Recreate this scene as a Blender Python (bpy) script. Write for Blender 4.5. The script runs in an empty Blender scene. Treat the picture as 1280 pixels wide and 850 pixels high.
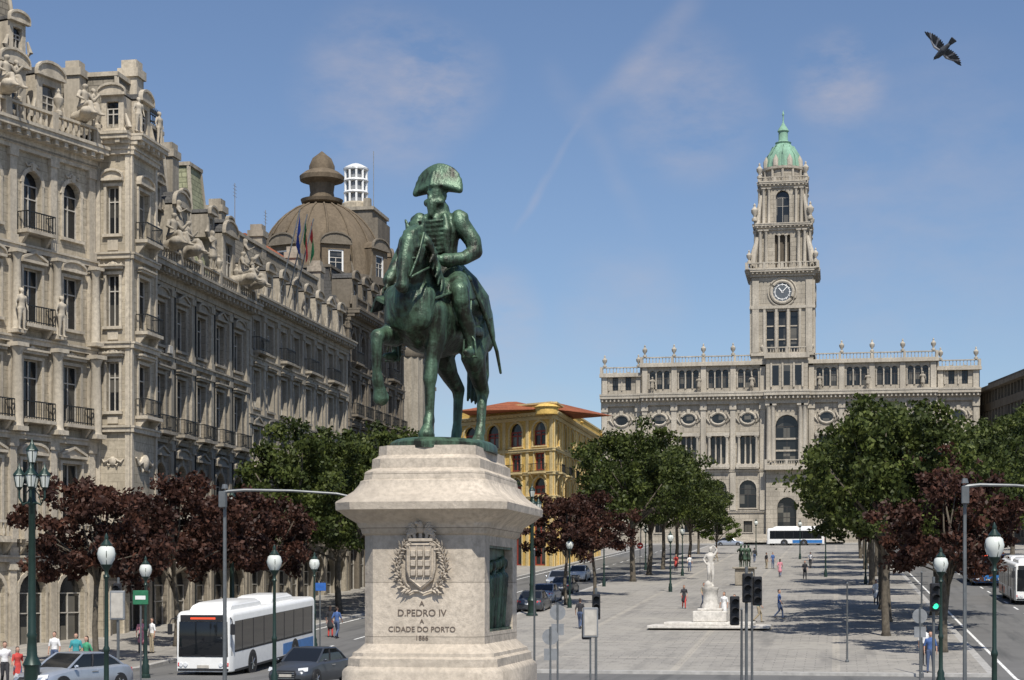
import bpy, math, random
import numpy as np
from mathutils import Vector, Matrix
random.seed(7)
rnd=random.Random(11)
scene=bpy.context.scene
TH=math.radians(10.43); CZ=3.85; FP=2200.0
sT,cT=math.sin(TH),math.cos(TH)
def S(b,D):
    """survey helper: bearing (lateral offset per 2200 m of distance, 640 = view axis) and distance -> world x,y"""
    l=(b-640)/FP*D
    return (-sT*D+cT*l, cT*D+sT*l)
def G(y):
    return 0.0469*max(0.0,min(y,312.0)-74.0)

# ------------------------------------------------------------------ materials
MATS={}
def newmat(name):
    m=bpy.data.materials.new(name); m.use_nodes=True
    nt=m.node_tree; nt.nodes.clear()
    o=nt.nodes.new('ShaderNodeOutputMaterial'); b=nt.nodes.new('ShaderNodeBsdfPrincipled')
    nt.links.new(b.outputs[0],o.inputs[0])
    MATS[name]=m
    return m,nt,b
def mixc(nt,fac,a,b,mode='MIX'):
    n=nt.nodes.new('ShaderNodeMix'); n.data_type='RGBA'; n.blend_type=mode
    for s,v in ((n.inputs[0],fac),(n.inputs[6],a),(n.inputs[7],b)):
        if isinstance(v,(int,float)): s.default_value=v
        elif isinstance(v,tuple): s.default_value=(*v[:3],1)
        else: nt.links.new(v,s)
    return n.outputs[2]
def ramp(nt,src,p0,p1,c0=(0,0,0),c1=(1,1,1)):
    r=nt.nodes.new('ShaderNodeValToRGB'); r.color_ramp.elements[0].position=p0; r.color_ramp.elements[1].position=p1
    r.color_ramp.elements[0].color=(*c0,1); r.color_ramp.elements[1].color=(*c1,1)
    nt.links.new(src,r.inputs[0]); return r.outputs[0]
def noise(nt,vec,scale,detail=3,rough=.6):
    n=nt.nodes.new('ShaderNodeTexNoise'); n.inputs['Scale'].default_value=scale; n.inputs['Detail'].default_value=detail
    n.inputs['Roughness'].default_value=rough
    if vec is not None: nt.links.new(vec,n.inputs['Vector'])
    return n.outputs['Fac']
def pos(nt): return nt.nodes.new('ShaderNodeNewGeometry').outputs['Position']
def mapv(nt,vec,sc):
    m=nt.nodes.new('ShaderNodeMapping'); m.inputs['Scale'].default_value=sc; nt.links.new(vec,m.inputs['Vector']); return m.outputs[0]
def bump(nt,b,h,strength,dist):
    u=nt.nodes.new('ShaderNodeBump'); u.inputs['Strength'].default_value=strength; u.inputs['Distance'].default_value=dist
    nt.links.new(h,u.inputs['Height']); nt.links.new(u.outputs[0],b.inputs['Normal'])
def simple(name,col,rough=.6,metal=0,var=.15,scale=4.0,bmp=0):
    m,nt,b=newmat(name); p=pos(nt); f=noise(nt,p,scale,2)
    c=mixc(nt,ramp(nt,f,.3,.7),tuple(x*(1-var) for x in col),tuple(min(1,x*(1+var)) for x in col))
    nt.links.new(c,b.inputs['Base Color']); b.inputs['Roughness'].default_value=rough; b.inputs['Metallic'].default_value=metal
    if bmp: bump(nt,b,noise(nt,p,scale*6,2),bmp,.02)
    return m
def stone(name,col,dark=.42,streak=.6,ashlar=None,rough=.9,bs=0,fine=5.0):
    m,nt,b=newmat(name); p=pos(nt)
    big=noise(nt,p,.25,3); f=noise(nt,p,fine,3,.7)
    st=noise(nt,mapv(nt,p,(1.3,1.3,.12)),1.0,4,.7)
    c=mixc(nt,ramp(nt,big,.32,.68),tuple(x*.78 for x in col),tuple(min(1,x*1.12) for x in col))
    c=mixc(nt,ramp(nt,f,.38,.72),c,tuple(x*.64 for x in col))
    sm=nt.nodes.new('ShaderNodeMath'); sm.operation='MULTIPLY'; sm.inputs[1].default_value=streak
    nt.links.new(ramp(nt,st,.47,.68),sm.inputs[0])
    c=mixc(nt,sm.outputs[0],c,tuple(x*dark for x in (col[0]*.95,col[1]*.95,col[2]*.95)))
    if ashlar:
        s=nt.nodes.new('ShaderNodeSeparateXYZ'); nt.links.new(p,s.inputs[0])
        a=nt.nodes.new('ShaderNodeMath'); a.operation='ADD'; nt.links.new(s.outputs[0],a.inputs[0]); nt.links.new(s.outputs[1],a.inputs[1])
        cb=nt.nodes.new('ShaderNodeCombineXYZ'); nt.links.new(a.outputs[0],cb.inputs[0]); nt.links.new(s.outputs[2],cb.inputs[1])
        br=nt.nodes.new('ShaderNodeTexBrick'); nt.links.new(cb.outputs[0],br.inputs['Vector'])
        br.inputs['Scale'].default_value=1; br.inputs['Brick Width'].default_value=ashlar[0]; br.inputs['Row Height'].default_value=ashlar[1]
        br.inputs['Mortar Size'].default_value=ashlar[2]; br.inputs['Color1'].default_value=(1,1,1,1); br.inputs['Color2'].default_value=(.84,.84,.84,1)
        br.inputs['Mortar'].default_value=(.5,.5,.5,1)
        c=mixc(nt,1.0,c,br.outputs['Color'],'MULTIPLY')
    nt.links.new(c,b.inputs['Base Color']); b.inputs['Roughness'].default_value=rough
    b.inputs['Specular IOR Level'].default_value=.2
    if bs: bump(nt,b,f,bs,.03)
    return m
stone('stone_warm',(.52,.455,.35),streak=.5,ashlar=(1.1,.45,.012))
stone('trim_warm',(.57,.505,.405),streak=.55)
stone('stone_grey',(.36,.315,.25),streak=.75,ashlar=(1.0,.45,.015))
stone('trim_grey',(.41,.365,.295),streak=.75)
stone('stone_c',(.38,.34,.275),streak=.7)
stone('stone_dark',(.17,.145,.115),streak=.7)
stone('trim_dark',(.22,.19,.15),streak=.6)
stone('stone_hall',(.50,.45,.37),streak=.45,ashlar=(1.6,.75,.03))
stone('trim_hall',(.53,.48,.40),streak=.5)
stone('stone_pedestal',(.64,.56,.46),dark=.5,streak=.5,fine=9,ashlar=(60,.97,.008),bs=.5)
stone('white_marble',(.66,.63,.58),dark=.6,streak=.3)
stone('slate',(.11,.108,.105),streak=.4,ashlar=(.5,.3,.02))
stone('slate_light',(.29,.26,.21),streak=.4,ashlar=(.6,.35,.03))
stone('slate_green',(.36,.37,.24),streak=.4,ashlar=(.6,.35,.03))
stone('dome_brown',(.19,.15,.105),streak=.55)
stone('yellow_wall',(.72,.49,.15),dark=.7,streak=.25)
stone('yellow_trim',(.70,.56,.30),dark=.7,streak=.25)
stone('tile_red',(.42,.14,.07),streak=.2,ashlar=(.4,.3,.03))
stone('copper_green',(.28,.47,.35),dark=.5,streak=.7)
simple('lead_grey',(.25,.26,.27),.5,.2)
simple('iron_black',(.02,.022,.022),.5,.3)
simple('lamp_green',(.018,.04,.032),.4,.2)
simple('pole_grey',(.15,.16,.165),.45,.4)
simple('frame_white',(.46,.43,.38),.6)
simple('frame_dark',(.06,.05,.045),.6)
simple('frame_red',(.26,.05,.035),.6)
simple('paint_white',(.80,.80,.78),.25,0,.04)
simple('line_white',(.72,.72,.70),.8,0,.25,3)
simple('rubber',(.02,.02,.02),.8)
simple('plastic_black',(.02,.02,.022),.45)
simple('chrome',(.6,.6,.6),.2,.9)
simple('car_grey',(.11,.12,.135),.28,.6,.05)
simple('car_silver',(.42,.46,.52),.28,.5,.05)
simple('bus_blue',(.03,.16,.42),.3)
simple('bus_red',(.55,.10,.03),.3)
simple('sign_red',(.6,.03,.03),.4)
simple('sign_green',(.03,.16,.08),.4)
simple('sign_blue',(.03,.12,.4),.4)
simple('flag_blue',(.02,.07,.4),.8)
simple('flag_green',(.02,.22,.06),.8)
simple('flag_red',(.55,.03,.03),.8)
simple('kerb_stone',(.38,.37,.35),.85,0,.2,3)
simple('bark',(.10,.085,.065),.95,0,.35,5)
simple('awning_white',(.6,.59,.55),.8)
simple('pigeon_grey',(.045,.05,.06),.8,0,.3,20)
simple('pigeon_light',(.26,.26,.28),.8,0,.3,20)
simple('skin',(.48,.28,.2),.6,0,.05)
simple('hair',(.04,.025,.018),.7)
simple('shoe',(.04,.035,.03),.6)
for nm,c in dict(c_white=(.75,.75,.75),c_black=(.03,.03,.035),c_blue=(.06,.12,.3),c_jeans=(.07,.10,.18),c_red=(.5,.06,.05),c_green=(.06,.3,.16),c_khaki=(.35,.29,.2),c_pink=(.6,.25,.3),c_teal=(.05,.3,.33)).items(): simple(nm,c,.85,0,.15,12)
def emis(name,col,st):
    m,nt,b=newmat(name); b.inputs['Base Color'].default_value=(*col,1); b.inputs['Emission Color'].default_value=(*col,1); b.inputs['Emission Strength'].default_value=st
emis('signal_green',(.05,.9,.45),1.5); emis('led_red',(.8,.08,.03),.5)
m,nt,b=newmat('lamp_glass'); b.inputs['Base Color'].default_value=(.62,.65,.61,1); b.inputs['Roughness'].default_value=.25
m,nt,b=newmat('headlight'); b.inputs['Base Color'].default_value=(.7,.72,.74,1); b.inputs['Roughness'].default_value=.1
m,nt,b=newmat('glass'); p=pos(nt); w=nt.nodes.new('ShaderNodeTexWhiteNoise'); 
sn=nt.nodes.new('ShaderNodeVectorMath'); sn.operation='SNAP'; sn.inputs[1].default_value=(1.1,1.1,1.6); nt.links.new(p,sn.inputs[0]); nt.links.new(sn.outputs[0],w.inputs['Vector'])
c=mixc(nt,ramp(nt,w.outputs['Value'],.66,.98),(.014,.016,.018),(.14,.13,.11)); nt.links.new(c,b.inputs['Base Color']); b.inputs['Roughness'].default_value=.12
m,nt,b=newmat('glass_vehicle'); b.inputs['Base Color'].default_value=(.012,.014,.017,1); b.inputs['Roughness'].default_value=.06
m,nt,b=newmat('bronze_patina'); p=pos(nt); g=nt.nodes.new('ShaderNodeNewGeometry')
n1=noise(nt,p,2.2,5,.7); st=noise(nt,mapv(nt,p,(5,5,.7)),1.0,4,.7)
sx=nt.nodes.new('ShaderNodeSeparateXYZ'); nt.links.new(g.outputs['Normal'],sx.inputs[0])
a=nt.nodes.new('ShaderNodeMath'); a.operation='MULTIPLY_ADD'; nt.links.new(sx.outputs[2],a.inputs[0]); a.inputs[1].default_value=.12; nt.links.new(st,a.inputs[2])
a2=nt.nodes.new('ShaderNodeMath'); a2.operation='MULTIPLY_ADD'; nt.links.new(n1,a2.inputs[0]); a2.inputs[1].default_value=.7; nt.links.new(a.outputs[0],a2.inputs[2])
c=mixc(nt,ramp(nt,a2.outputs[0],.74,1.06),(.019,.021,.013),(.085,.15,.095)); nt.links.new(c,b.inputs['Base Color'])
b.inputs['Metallic'].default_value=.3; b.inputs['Roughness'].default_value=.42
bump(nt,b,noise(nt,p,14,4),.6,.03)
m,nt,b=newmat('asphalt'); p=pos(nt)
c=mixc(nt,noise(nt,p,.35,5),(.105,.103,.10),(.18,.177,.17)); c=mixc(nt,ramp(nt,noise(nt,mapv(nt,p,(1.2,.08,1)),1,4),.5,.7),c,(.09,.09,.088)); nt.links.new(c,b.inputs['Base Color']); b.inputs['Roughness'].default_value=.9
m,nt,b=newmat('granite_paving'); p=pos(nt)
br=nt.nodes.new('ShaderNodeTexBrick'); nt.links.new(p,br.inputs['Vector']); br.inputs['Scale'].default_value=1; br.inputs['Brick Width'].default_value=.9; br.inputs['Row Height'].default_value=.55; br.inputs['Mortar Size'].default_value=.025
br.inputs['Color1'].default_value=(.32,.30,.27,1); br.inputs['Color2'].default_value=(.25,.237,.215,1); br.inputs['Mortar'].default_value=(.14,.135,.13,1)
c=mixc(nt,ramp(nt,noise(nt,p,.18,5,.7),.35,.68),br.outputs['Color'],(.34,.32,.285)); c=mixc(nt,ramp(nt,noise(nt,p,1.1,5,.75),.52,.75),c,(.165,.158,.142))
c=mixc(nt,ramp(nt,noise(nt,mapv(nt,p,(.5,.06,1)),1,4,.7),.52,.7),c,(.20,.19,.175))
br2=nt.nodes.new('ShaderNodeTexBrick'); nt.links.new(p,br2.inputs['Vector']); br2.offset=0; br2.inputs['Scale'].default_value=1; br2.inputs['Brick Width'].default_value=6.8; br2.inputs['Row Height'].default_value=9; br2.inputs['Mortar Size'].default_value=.18
br2.inputs['Color1'].default_value=(1,1,1,1); br2.inputs['Color2'].default_value=(1,1,1,1); br2.inputs['Mortar'].default_value=(1.2,1.18,1.14,1)
c=mixc(nt,1.0,c,br2.outputs['Color'],'MULTIPLY')
nt.links.new(c,b.inputs['Base Color']); b.inputs['Roughness'].default_value=.88
def leafmat(name,c0,c1):
    m,nt,b=newmat(name); g=nt.nodes.new('ShaderNodeNewGeometry')
    f=g.outputs['Random Per Island']; n=noise(nt,g.outputs['Position'],.7,2)
    c=mixc(nt,f,c0,c1); c=mixc(nt,ramp(nt,n,.38,.62),c,tuple(x*.6 for x in c0)); nt.links.new(c,b.inputs['Base Color'])
    b.inputs['Roughness'].default_value=.55; b.inputs['Specular IOR Level'].default_value=.25
    t=nt.nodes.new('ShaderNodeBsdfTranslucent'); nt.links.new(c,t.inputs[0]); ms=nt.nodes.new('ShaderNodeMixShader'); ms.inputs[0].default_value=.22
    o=[x for x in nt.nodes if x.type=='OUTPUT_MATERIAL'][0]
    nt.links.new(b.outputs[0],ms.inputs[1]); nt.links.new(t.outputs[0],ms.inputs[2]); nt.links.new(ms.outputs[0],o.inputs[0])
leafmat('leaf_green',(.045,.066,.015),(.125,.15,.035))
leafmat('leaf_red',(.05,.022,.016),(.125,.055,.036))
leafmat('leaf_light',(.08,.12,.02),(.15,.2,.045))

# ------------------------------------------------------------------ mesh builder
def frame(ox,oy,ang,z0=0.0):
    """local (a along, b out (right-hand normal), c up)"""
    ux,uy=math.cos(ang),math.sin(ang); nx,ny=uy,-ux
    return lambda a,b,c:(ox+ux*a+nx*b, oy+uy*a+ny*b, z0+c)
def vframe(ox,oy,oz,heading,sc=1.0,pitch=0.0):
    """vehicle/figure frame: a forward, b left, c up"""
    fx,fy=math.cos(heading),math.sin(heading)
    return lambda a,b,c:(ox+sc*(fx*a-fy*b), oy+sc*(fy*a+fx*b), oz+sc*(c+pitch*a))
I3=lambda a,b,c:(a,b,c)
class MB:
    def __init__(s): s.d={}
    def add(s,mat,vs,fs):
        V,F=s.d.setdefault(mat,([],[])); o=len(V); V.extend(vs); F.extend([tuple(i+o for i in f) for f in fs])
    def quad(s,mat,F,*pts): s.add(mat,[F(*p) for p in pts],[tuple(range(len(pts)))])
    def box(s,mat,F,a0,a1,b0,b1,c0,c1,ch=0):
        if ch<=0:
            vs=[F(a,b,c) for c in (c0,c1) for b in (b0,b1) for a in (a0,a1)]
            s.add(mat,vs,[(0,2,3,1),(4,5,7,6),(0,1,5,4),(2,6,7,3),(0,4,6,2),(1,3,7,5)])
        else:
            rings=[]
            for c,i in ((c0,ch),(c0+ch,0),(c1-ch,0),(c1,ch)):
                A0,A1,B0,B1=a0+i,a1-i,b0+i,b1-i; k=ch if i==0 else ch*.5
                rings.append([(A0+k,B0,c),(A1-k,B0,c),(A1,B0+k,c),(A1,B1-k,c),(A1-k,B1,c),(A0+k,B1,c),(A0,B1-k,c),(A0,B0+k,c)])
            s.loft(mat,F,rings)
    def loft(s,mat,F,rings,caps=True,closed=True):
        n=len(rings[0]); vs=[F(*p) for r in rings for p in r]; fs=[]
        for i in range(len(rings)-1):
            for j in range(n if closed else n-1):
                k=(j+1)%n; fs.append((i*n+j,i*n+k,(i+1)*n+k,(i+1)*n+j))
        if caps: fs.append(tuple(range(n-1,-1,-1))); fs.append(tuple((len(rings)-1)*n+j for j in range(n)))
        s.add(mat,vs,fs)
    def lathe(s,mat,F,a,b,prof,n=16,sa=1,sb=1):
        s.loft(mat,F,[[(a+r*sa*math.cos(2*math.pi*j/n),b+r*sb*math.sin(2*math.pi*j/n),z) for j in range(n)] for r,z in prof])
    def tube(s,mat,F,pts,rad,n=8):
        pts=[Vector(p) for p in pts]; rings=[]
        if not hasattr(rad,'__len__'): rad=[rad]*len(pts)
        for i,p in enumerate(pts):
            t=(pts[min(i+1,len(pts)-1)]-pts[max(i-1,0)]).normalized()
            r=Vector((0,0,1)) if abs(t.z)<.9 else Vector((1,0,0))
            x=t.cross(r).normalized(); y=t.cross(x)
            rings.append([tuple(p+x*rad[i]*math.cos(2*math.pi*j/n)+y*rad[i]*math.sin(2*math.pi*j/n)) for j in range(n)])
        s.loft(mat,F,rings)
    def finish(s,name,parts=None,single=False):
        e=None
        if not single:
            e=bpy.data.objects.new(name,None); scene.collection.objects.link(e)
        for m,(V,Fc) in s.d.items():
            me=bpy.data.meshes.new(m); me.from_pydata(V,[],Fc); me.materials.append(MATS[m])
            me.polygons.foreach_set('use_smooth',[True]*len(me.polygons)); me.update()
            try: me.set_sharp_from_angle(angle=math.radians(38))
            except Exception: pass
            nm=(parts or {}).get(m,m)
            o=bpy.data.objects.new(name if single else nm,me); scene.collection.objects.link(o)
            if e: o.parent=e
            else: e=o
        return e

# ------------------------------------------------------------------ ground
mb=MB()
def ysplit(y0,y1):
    return [y0]+[y for y in (74.0,312.0) if y0<y<y1]+[y1]
def sheet(mb,mat,x0,x1,y0,y1,dz):
    ys=ysplit(y0,y1)
    for a,b in zip(ys,ys[1:]): mb.add(mat,[(x0,a,G(a)+dz),(x1,a,G(a)+dz),(x1,b,G(b)+dz),(x0,b,G(b)+dz)],[(0,1,2,3)])
def slab(name,mat,x0,x1,y0,y1,h=.13,kw=.35):
    mb=MB(); sheet(mb,mat,x0+kw,x1-kw,y0+kw,y1-kw,h)
    k='kerb_stone'
    sheet(mb,k,x0,x1,y0,y0+kw,h); sheet(mb,k,x0,x1,y1-kw,y1,h); sheet(mb,k,x0,x0+kw,y0+kw,y1-kw,h); sheet(mb,k,x1-kw,x1,y0+kw,y1-kw,h)
    ys=ysplit(y0,y1)
    for x in (x0,x1):
        for a,b in zip(ys,ys[1:]): mb.add(k,[(x,a,G(a)-.05),(x,b,G(b)-.05),(x,b,G(b)+h),(x,a,G(a)+h)],[(0,1,2,3)])
    for y in (y0,y1): mb.add(k,[(x0,y,G(y)-.05),(x1,y,G(y)-.05),(x1,y,G(y)+h),(x0,y,G(y)+h)],[(0,1,2,3)])
    return mb.finish(name,{mat:'paving',k:'kerb'})
sheet(mb,'asphalt',-1500,1500,-300,2500,0.0); mb.finish('ground',single=True)
mb=MB(); sheet(mb,'asphalt',-30.4,-20.6,76,288,.004); sheet(mb,'asphalt',6.6,16.9,76,288,.004); sheet(mb,'asphalt',-60,60,-30,76,.004); mb.finish('road',single=True)
mb=MB()
y=78
while y<280:
    for x in (-25.6,11.8): sheet(mb,'line_white',x-.07,x+.07,y,y+3,.008)
    y+=7
sheet(mb,'line_white',-30.0,-29.85,78,286,.008); sheet(mb,'line_white',7.1,7.25,60,286,.008); sheet(mb,'line_white',16.2,16.35,60,286,.008)
mb.finish('road_markings',single=True)
slab('plaza_pavement','granite_paving',-20.5,6.5,74.5,286)
slab('sidewalk','granite_paving',-58,-30.5,56,288)
slab('sidewalk','granite_paving',17,60,70,288)
slab('sidewalk','granite_paving',-60,60,296,303.5,.15)

# ------------------------------------------------------------------ architecture kit
def window(mb,F,s0,s1,z0,z1,arch,gd=-.32,frame_m='frame_white',glass='glass'):
    w=s1-s0; zs=z1-w/2 if arch else z1; n=8
    mb.quad(glass,F,(s0,gd,z0),(s1,gd,z0),(s1,gd,zs),(s0,gd,zs))
    if arch:
        c=(s0+s1)/2; arc=[(c-w/2*math.cos(math.pi*i/n),gd,zs+w/2*math.sin(math.pi*i/n)) for i in range(n+1)]
        mb.add(glass,[F(*p) for p in arc],[tuple(range(n,-1,-1))])
    t=.17 if frame_m=='frame_red' else .06; f0,f1=gd+.005,gd+.07
    for a in ((s0,s0+t),(s1-t,s1),((s0+s1)/2-t/2,(s0+s1)/2+t/2)): mb.box(frame_m,F,a[0],a[1],f0,f1,z0,zs)
    f1-=.01
    for c in (z0,z0+(zs-z0)*.68,zs-t): mb.box(frame_m,F,s0+.004,s1-.004,f0+.001,f1,c,c+t)
def cell(mb,F,wall,s0,s1,w0,w1,z0,z1,h0,h1,arch,rd=-.35):
    """wall panel s0..s1,z0..z1 with opening w0..w1,h0..h1 incl reveals"""
    q=lambda *p: mb.quad(wall,F,*p)
    q((s0,0,z0),(w0,0,z0),(w0,0,z1),(s0,0,z1)); q((w1,0,z0),(s1,0,z0),(s1,0,z1),(w1,0,z1))
    if h0>z0: q((w0,0,z0),(w1,0,z0),(w1,0,h0),(w0,0,h0))
    zs=h1-(w1-w0)/2 if arch else h1
    q((w0,0,h0),(w0,0,zs),(w0,rd,zs),(w0,rd,h0)); q((w1,0,h0),(w1,rd,h0),(w1,rd,zs),(w1,0,zs)); q((w0,0,h0),(w0,rd,h0),(w1,rd,h0),(w1,0,h0))
    if arch:
        n=8; c=(w0+w1)/2; r=(w1-w0)/2
        A=[(c-r*math.cos(math.pi*i/n),zs+r*math.sin(math.pi*i/n)) for i in range(n+1)]
        for (x0,y0),(x1,y1) in zip(A,A[1:]):
            q((x0,0,y0),(x1,0,y1),(x1,0,z1),(x0,0,z1)); q((x0,0,y0),(x0,rd,y0),(x1,rd,y1),(x1,0,y1))
    else:
        q((w0,0,h1),(w1,0,h1),(w1,0,z1),(w0,0,z1)); q((w0,0,h1),(w0,rd,h1),(w1,rd,h1),(w1,0,h1))
def railing(mb,F,s0,s1,b0,b1,z,h=.95,m='iron_black',step=.17):
    mb.box(m,F,s0,s1,b1-.03,b1+.03,z+h-.06,z+h); mb.box(m,F,s0,s1,b1-.02,b1+.02,z+.08,z+.13)
    k=max(2,int((s1-s0)/step))
    for i in range(k+1):
        a=s0+(s1-s0)*i/k; mb.box(m,F,a-.014,a+.014,b1-.014,b1+.014,z,z+h-.06)
    for a in (s0,s1):
        mb.box(m,F,a-.02,a+.02,b0,b1,z+h-.055,z+h-.005)
        k=max(1,int((b1-b0)/step))
        for i in range(k): 
            b=b0+(b1-b0)*i/k; mb.box(m,F,a-.014,a+.014,b-.014,b+.014,z,z+h-.06)
def balustrade(mb,F,s0,s1,b,z,h=1.0,m='trim_warm',step=.42,post=3.5,th=.14):
    mb.box(m,F,s0,s1,b-th,b+th,z,z+h*.14); mb.box(m,F,s0,s1,b-th-.02,b+th+.02,z+h*.86,z+h)
    k=max(1,int(round((s1-s0)/post)))
    for i in range(k+1):
        a=s0+(s1-s0)*i/k; mb.box(m,F,a-.22,a+.22,b-th-.04,b+th+.04,z-.01,z+h+.06)
    k=max(2,int((s1-s0)/step))
    for i in range(k):
        a=s0+(s1-s0)*(i+.5)/k
        mb.lathe(m,F,a,b,[(.05,z+h*.13),(.10,z+h*.35),(.05,z+h*.65),(.08,z+h*.87)],5)
def pediment(mb,F,s0,s1,z,h,m,style='tri',d=.3):
    mb.box(m,F,s0,s1,0,d,z,z+.14)
    if style=='flat': mb.box(m,F,s0-.08,s1+.08,0,d+.1,z+.14,z+.24); return
    n=2 if style=='tri' else 8; c=(s0+s1)/2; r=(s1-s0)/2
    if style=='tri': A=[(s0,z+.14),(c,z+.14+h),(s1,z+.14)]
    else: A=[(c-r*math.cos(math.pi*i/n),z+.14+h*math.sin(math.pi*i/n)) for i in range(n+1)]
    mb.loft(m,F,[[(x,0,y) for x,y in A],[(x,d*.55,y) for x,y in A]])
    for (x0,y0),(x1,y1) in zip(A,A[1:]):
        mb.loft(m,F,[[(x0,0,y0),(x1,0,y1),(x1,0,y1+.13),(x0,0,y0+.13)],[(x0,d,y0),(x1,d,y1),(x1,d,y1+.13),(x0,d,y0+.13)]])
def ornament(mb,F,c,z,s,m):
    """carved cartouche with swags"""
    mb.lathe(m,lambda a,b,q:F(c+a*s,.02+q*s,z+b*s),0,0,[(.30,0),(.34,.12),(.22,.22),(.05,.25)],10,1,1.25)
    for sg_ in (-1,1):
        mb.tube(m,F,[(c+sg_*.25*s,.06,z+.25*s),(c+sg_*.5*s,.1,z-.0*s),(c+sg_*.8*s,.1,z-.12*s),(c+sg_*1.05*s,.06,z+.2*s)],[.07*s,.12*s,.11*s,.05*s],6)
        mb.tube(m,F,[(c+sg_*.2*s,.05,z-.3*s),(c+sg_*.42*s,.12,z-.42*s),(c+sg_*.5*s,.06,z-.2*s)],[.05*s,.1*s,.05*s],6)
def cornice(mb,F,s0,s1,z,m,d=.7,h=.9,dent=True):
    mb.box(m,F,s0-.0,s1+.0,0,d*.3,z,z+h*.35); mb.box(m,F,s0-.05,s1+.05,0,d*.6,z+h*.35,z+h*.6); mb.box(m,F,s0-.1,s1+.1,0,d,z+h*.6,z+h*.85); mb.box(m,F,s0-.12,s1+.12,0,d+.08,z+h*.85,z+h)
    if dent:
        k=int((s1-s0)/.7)
        for i in range(k):
            a=s0+(s1-s0)*(i+.5)/k; mb.box(m,F,a-.13,a+.13,d*.28,d*.9,z+h*.36,z+h*.598)
def urn(mb,F,a,b,z,s,m):
    mb.lathe(m,F,a,b,[(.28*s,z),(.28*s,z+.25*s),(.12*s,z+.35*s),(.12*s,z+.5*s),(.33*s,z+.8*s),(.36*s,z+1.1*s),(.2*s,z+1.3*s),(.1*s,z+1.45*s),(.13*s,z+1.6*s),(.02*s,z+1.8*s)],10)
def column(mb,F,a,b,z0,z1,r,m):
    mb.box(m,F,a-r*1.35,a+r*1.35,b-r*1.35,b+r*1.35,z0,z0+r*.8); mb.box(m,F,a-r*1.4,a+r*1.4,b-r*1.4,b+r*1.4,z1-r*.7,z1)
    mb.lathe(m,F,a,b,[(r*1.2,z0+r*.8),(r,z0+r*1.3),(r*1.02,z0+(z1-z0)*.4),(r*.86,z1-r*1.9),(r*1.3,z1-r*.75)],12)
def facade(mb,F,W,floors,nb,wall,trim,margin=.3,ww=1.4,pil=False,frame_m='frame_white',orn=False):
    bw=(W-2*margin)/nb
    zt=floors[-1]['z1']; zb=floors[0]['z0']
    for a0,a1 in ((0,margin),(W-margin,W)): mb.quad(wall,F,(a0,0,zb),(a1,0,zb),(a1,0,zt),(a0,0,zt))
    for fl in floors:
        z0,z1=fl['z0'],fl['z1']; H=z1-z0
        for i in range(nb):
            s0=margin+i*bw; s1=s0+bw; c=(s0+s1)/2; w=fl.get('w',ww); arch=fl.get('arch',False)
            h0=z0+fl.get('sill',.25)*H if 'sill' in fl else z0+.9; h1=z0+fl.get('head',.86)*H
            cell(mb,F,wall,s0,s1,c-w/2,c+w/2,z0,z1,h0,h1,arch)
            window(mb,F,c-w/2,c+w/2,h0,h1,arch,frame_m=frame_m)
            t=.16; zz=h1-w/2 if arch else h1
            for a in ((c-w/2-t,c-w/2-.01),(c+w/2+.01,c+w/2+t)): mb.box(trim,F,a[0],a[1],0,.09,h0,zz)
            if arch:
                n=8; A=[(math.cos(math.pi*k/n),math.sin(math.pi*k/n)) for k in range(n+1)]
                for (x0,y0),(x1,y1) in zip(A,A[1:]):
                    r0=w/2+.01; r1=w/2+t+.06
                    mb.loft(trim,F,[[(c+x0*r0,d,zz+y0*r0),(c+x1*r0,d,zz+y1*r0),(c+x1*r1,d,zz+y1*r1),(c+x0*r1,d,zz+y0*r1)] for d in (0,.1)])
                mb.box(trim,F,c-.13,c+.13,0,.2,h1+.01,h1+.4)
            else: mb.box(trim,F,c-w/2-t-.02,c+w/2+t+.02,0,.1,h1,h1+t)
            mb.box(trim,F,c-w/2-t-.05,c+w/2+t+.05,0,.18,h0-.16,h0)
            pd=fl.get('ped'); 
            if pd:
                st=pd if isinstance(pd,str) else pd[i%len(pd)]
                if st: pediment(mb,F,c-w/2-t-.1,c+w/2+t+.1,h1+t+.12 if not arch else h1+.42,.4,trim,st)
                if orn and st!='flat': ornament(mb,F,c,(h1+t+.12 if not arch else h1+.42)+.38,.55,trim)
            if orn and (not pd or pd=='flat' or pd==['flat']) and w>.5 and z1-h1>.7: ornament(mb,F,c,h1+(.3 if not pd else .55),.5,trim)
            if orn and h0-z0>.6 and not fl.get('balc') and w>.5: mb.box(trim,F,c-w*.42,c+w*.42,0,.07,z0+.25,h0-.28); 
            bl=fl.get('balc')
            if bl and (bl!='alt' or i%2==0):
                s=w/2+.42; mb.box(trim,F,c-s,c+s,0,.72,h0-.36,h0-.18)
                for a in (c-s+.2,c+s-.2): mb.loft(trim,F,[[(a+x,0,h0-.36),(a+x,.6,h0-.36),(a+x,.12,h0-.95),(a+x,0,h0-1.0)] for x in (-.09,.09)])
                if bl=='stone': balustrade(mb,F,c-s+.1,c+s-.1,.6,h0-.18,.95,trim,.3,5,.08)
                else: railing(mb,F,c-s+.04,c+s-.04,.02,.66,h0-.18)
        if fl.get('string',True): 
            mb.box(trim,F,-.05,W+.05,0,.22,z1-.22,z1+.02); mb.box(trim,F,-.08,W+.08,0,.3,z1+.02,z1+.13)
        if pil:
            for i in range(nb+1):
                a=margin+i*bw; mb.box(trim,F,a-.24,a+.24,0,.17,z0+.14,z1-.24); mb.box(trim,F,a-.32,a+.32,0,.25,z1-.62,z1-.225); mb.box(trim,F,a-.3,a+.3,0,.23,z0+.14,z0+.55)
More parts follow.
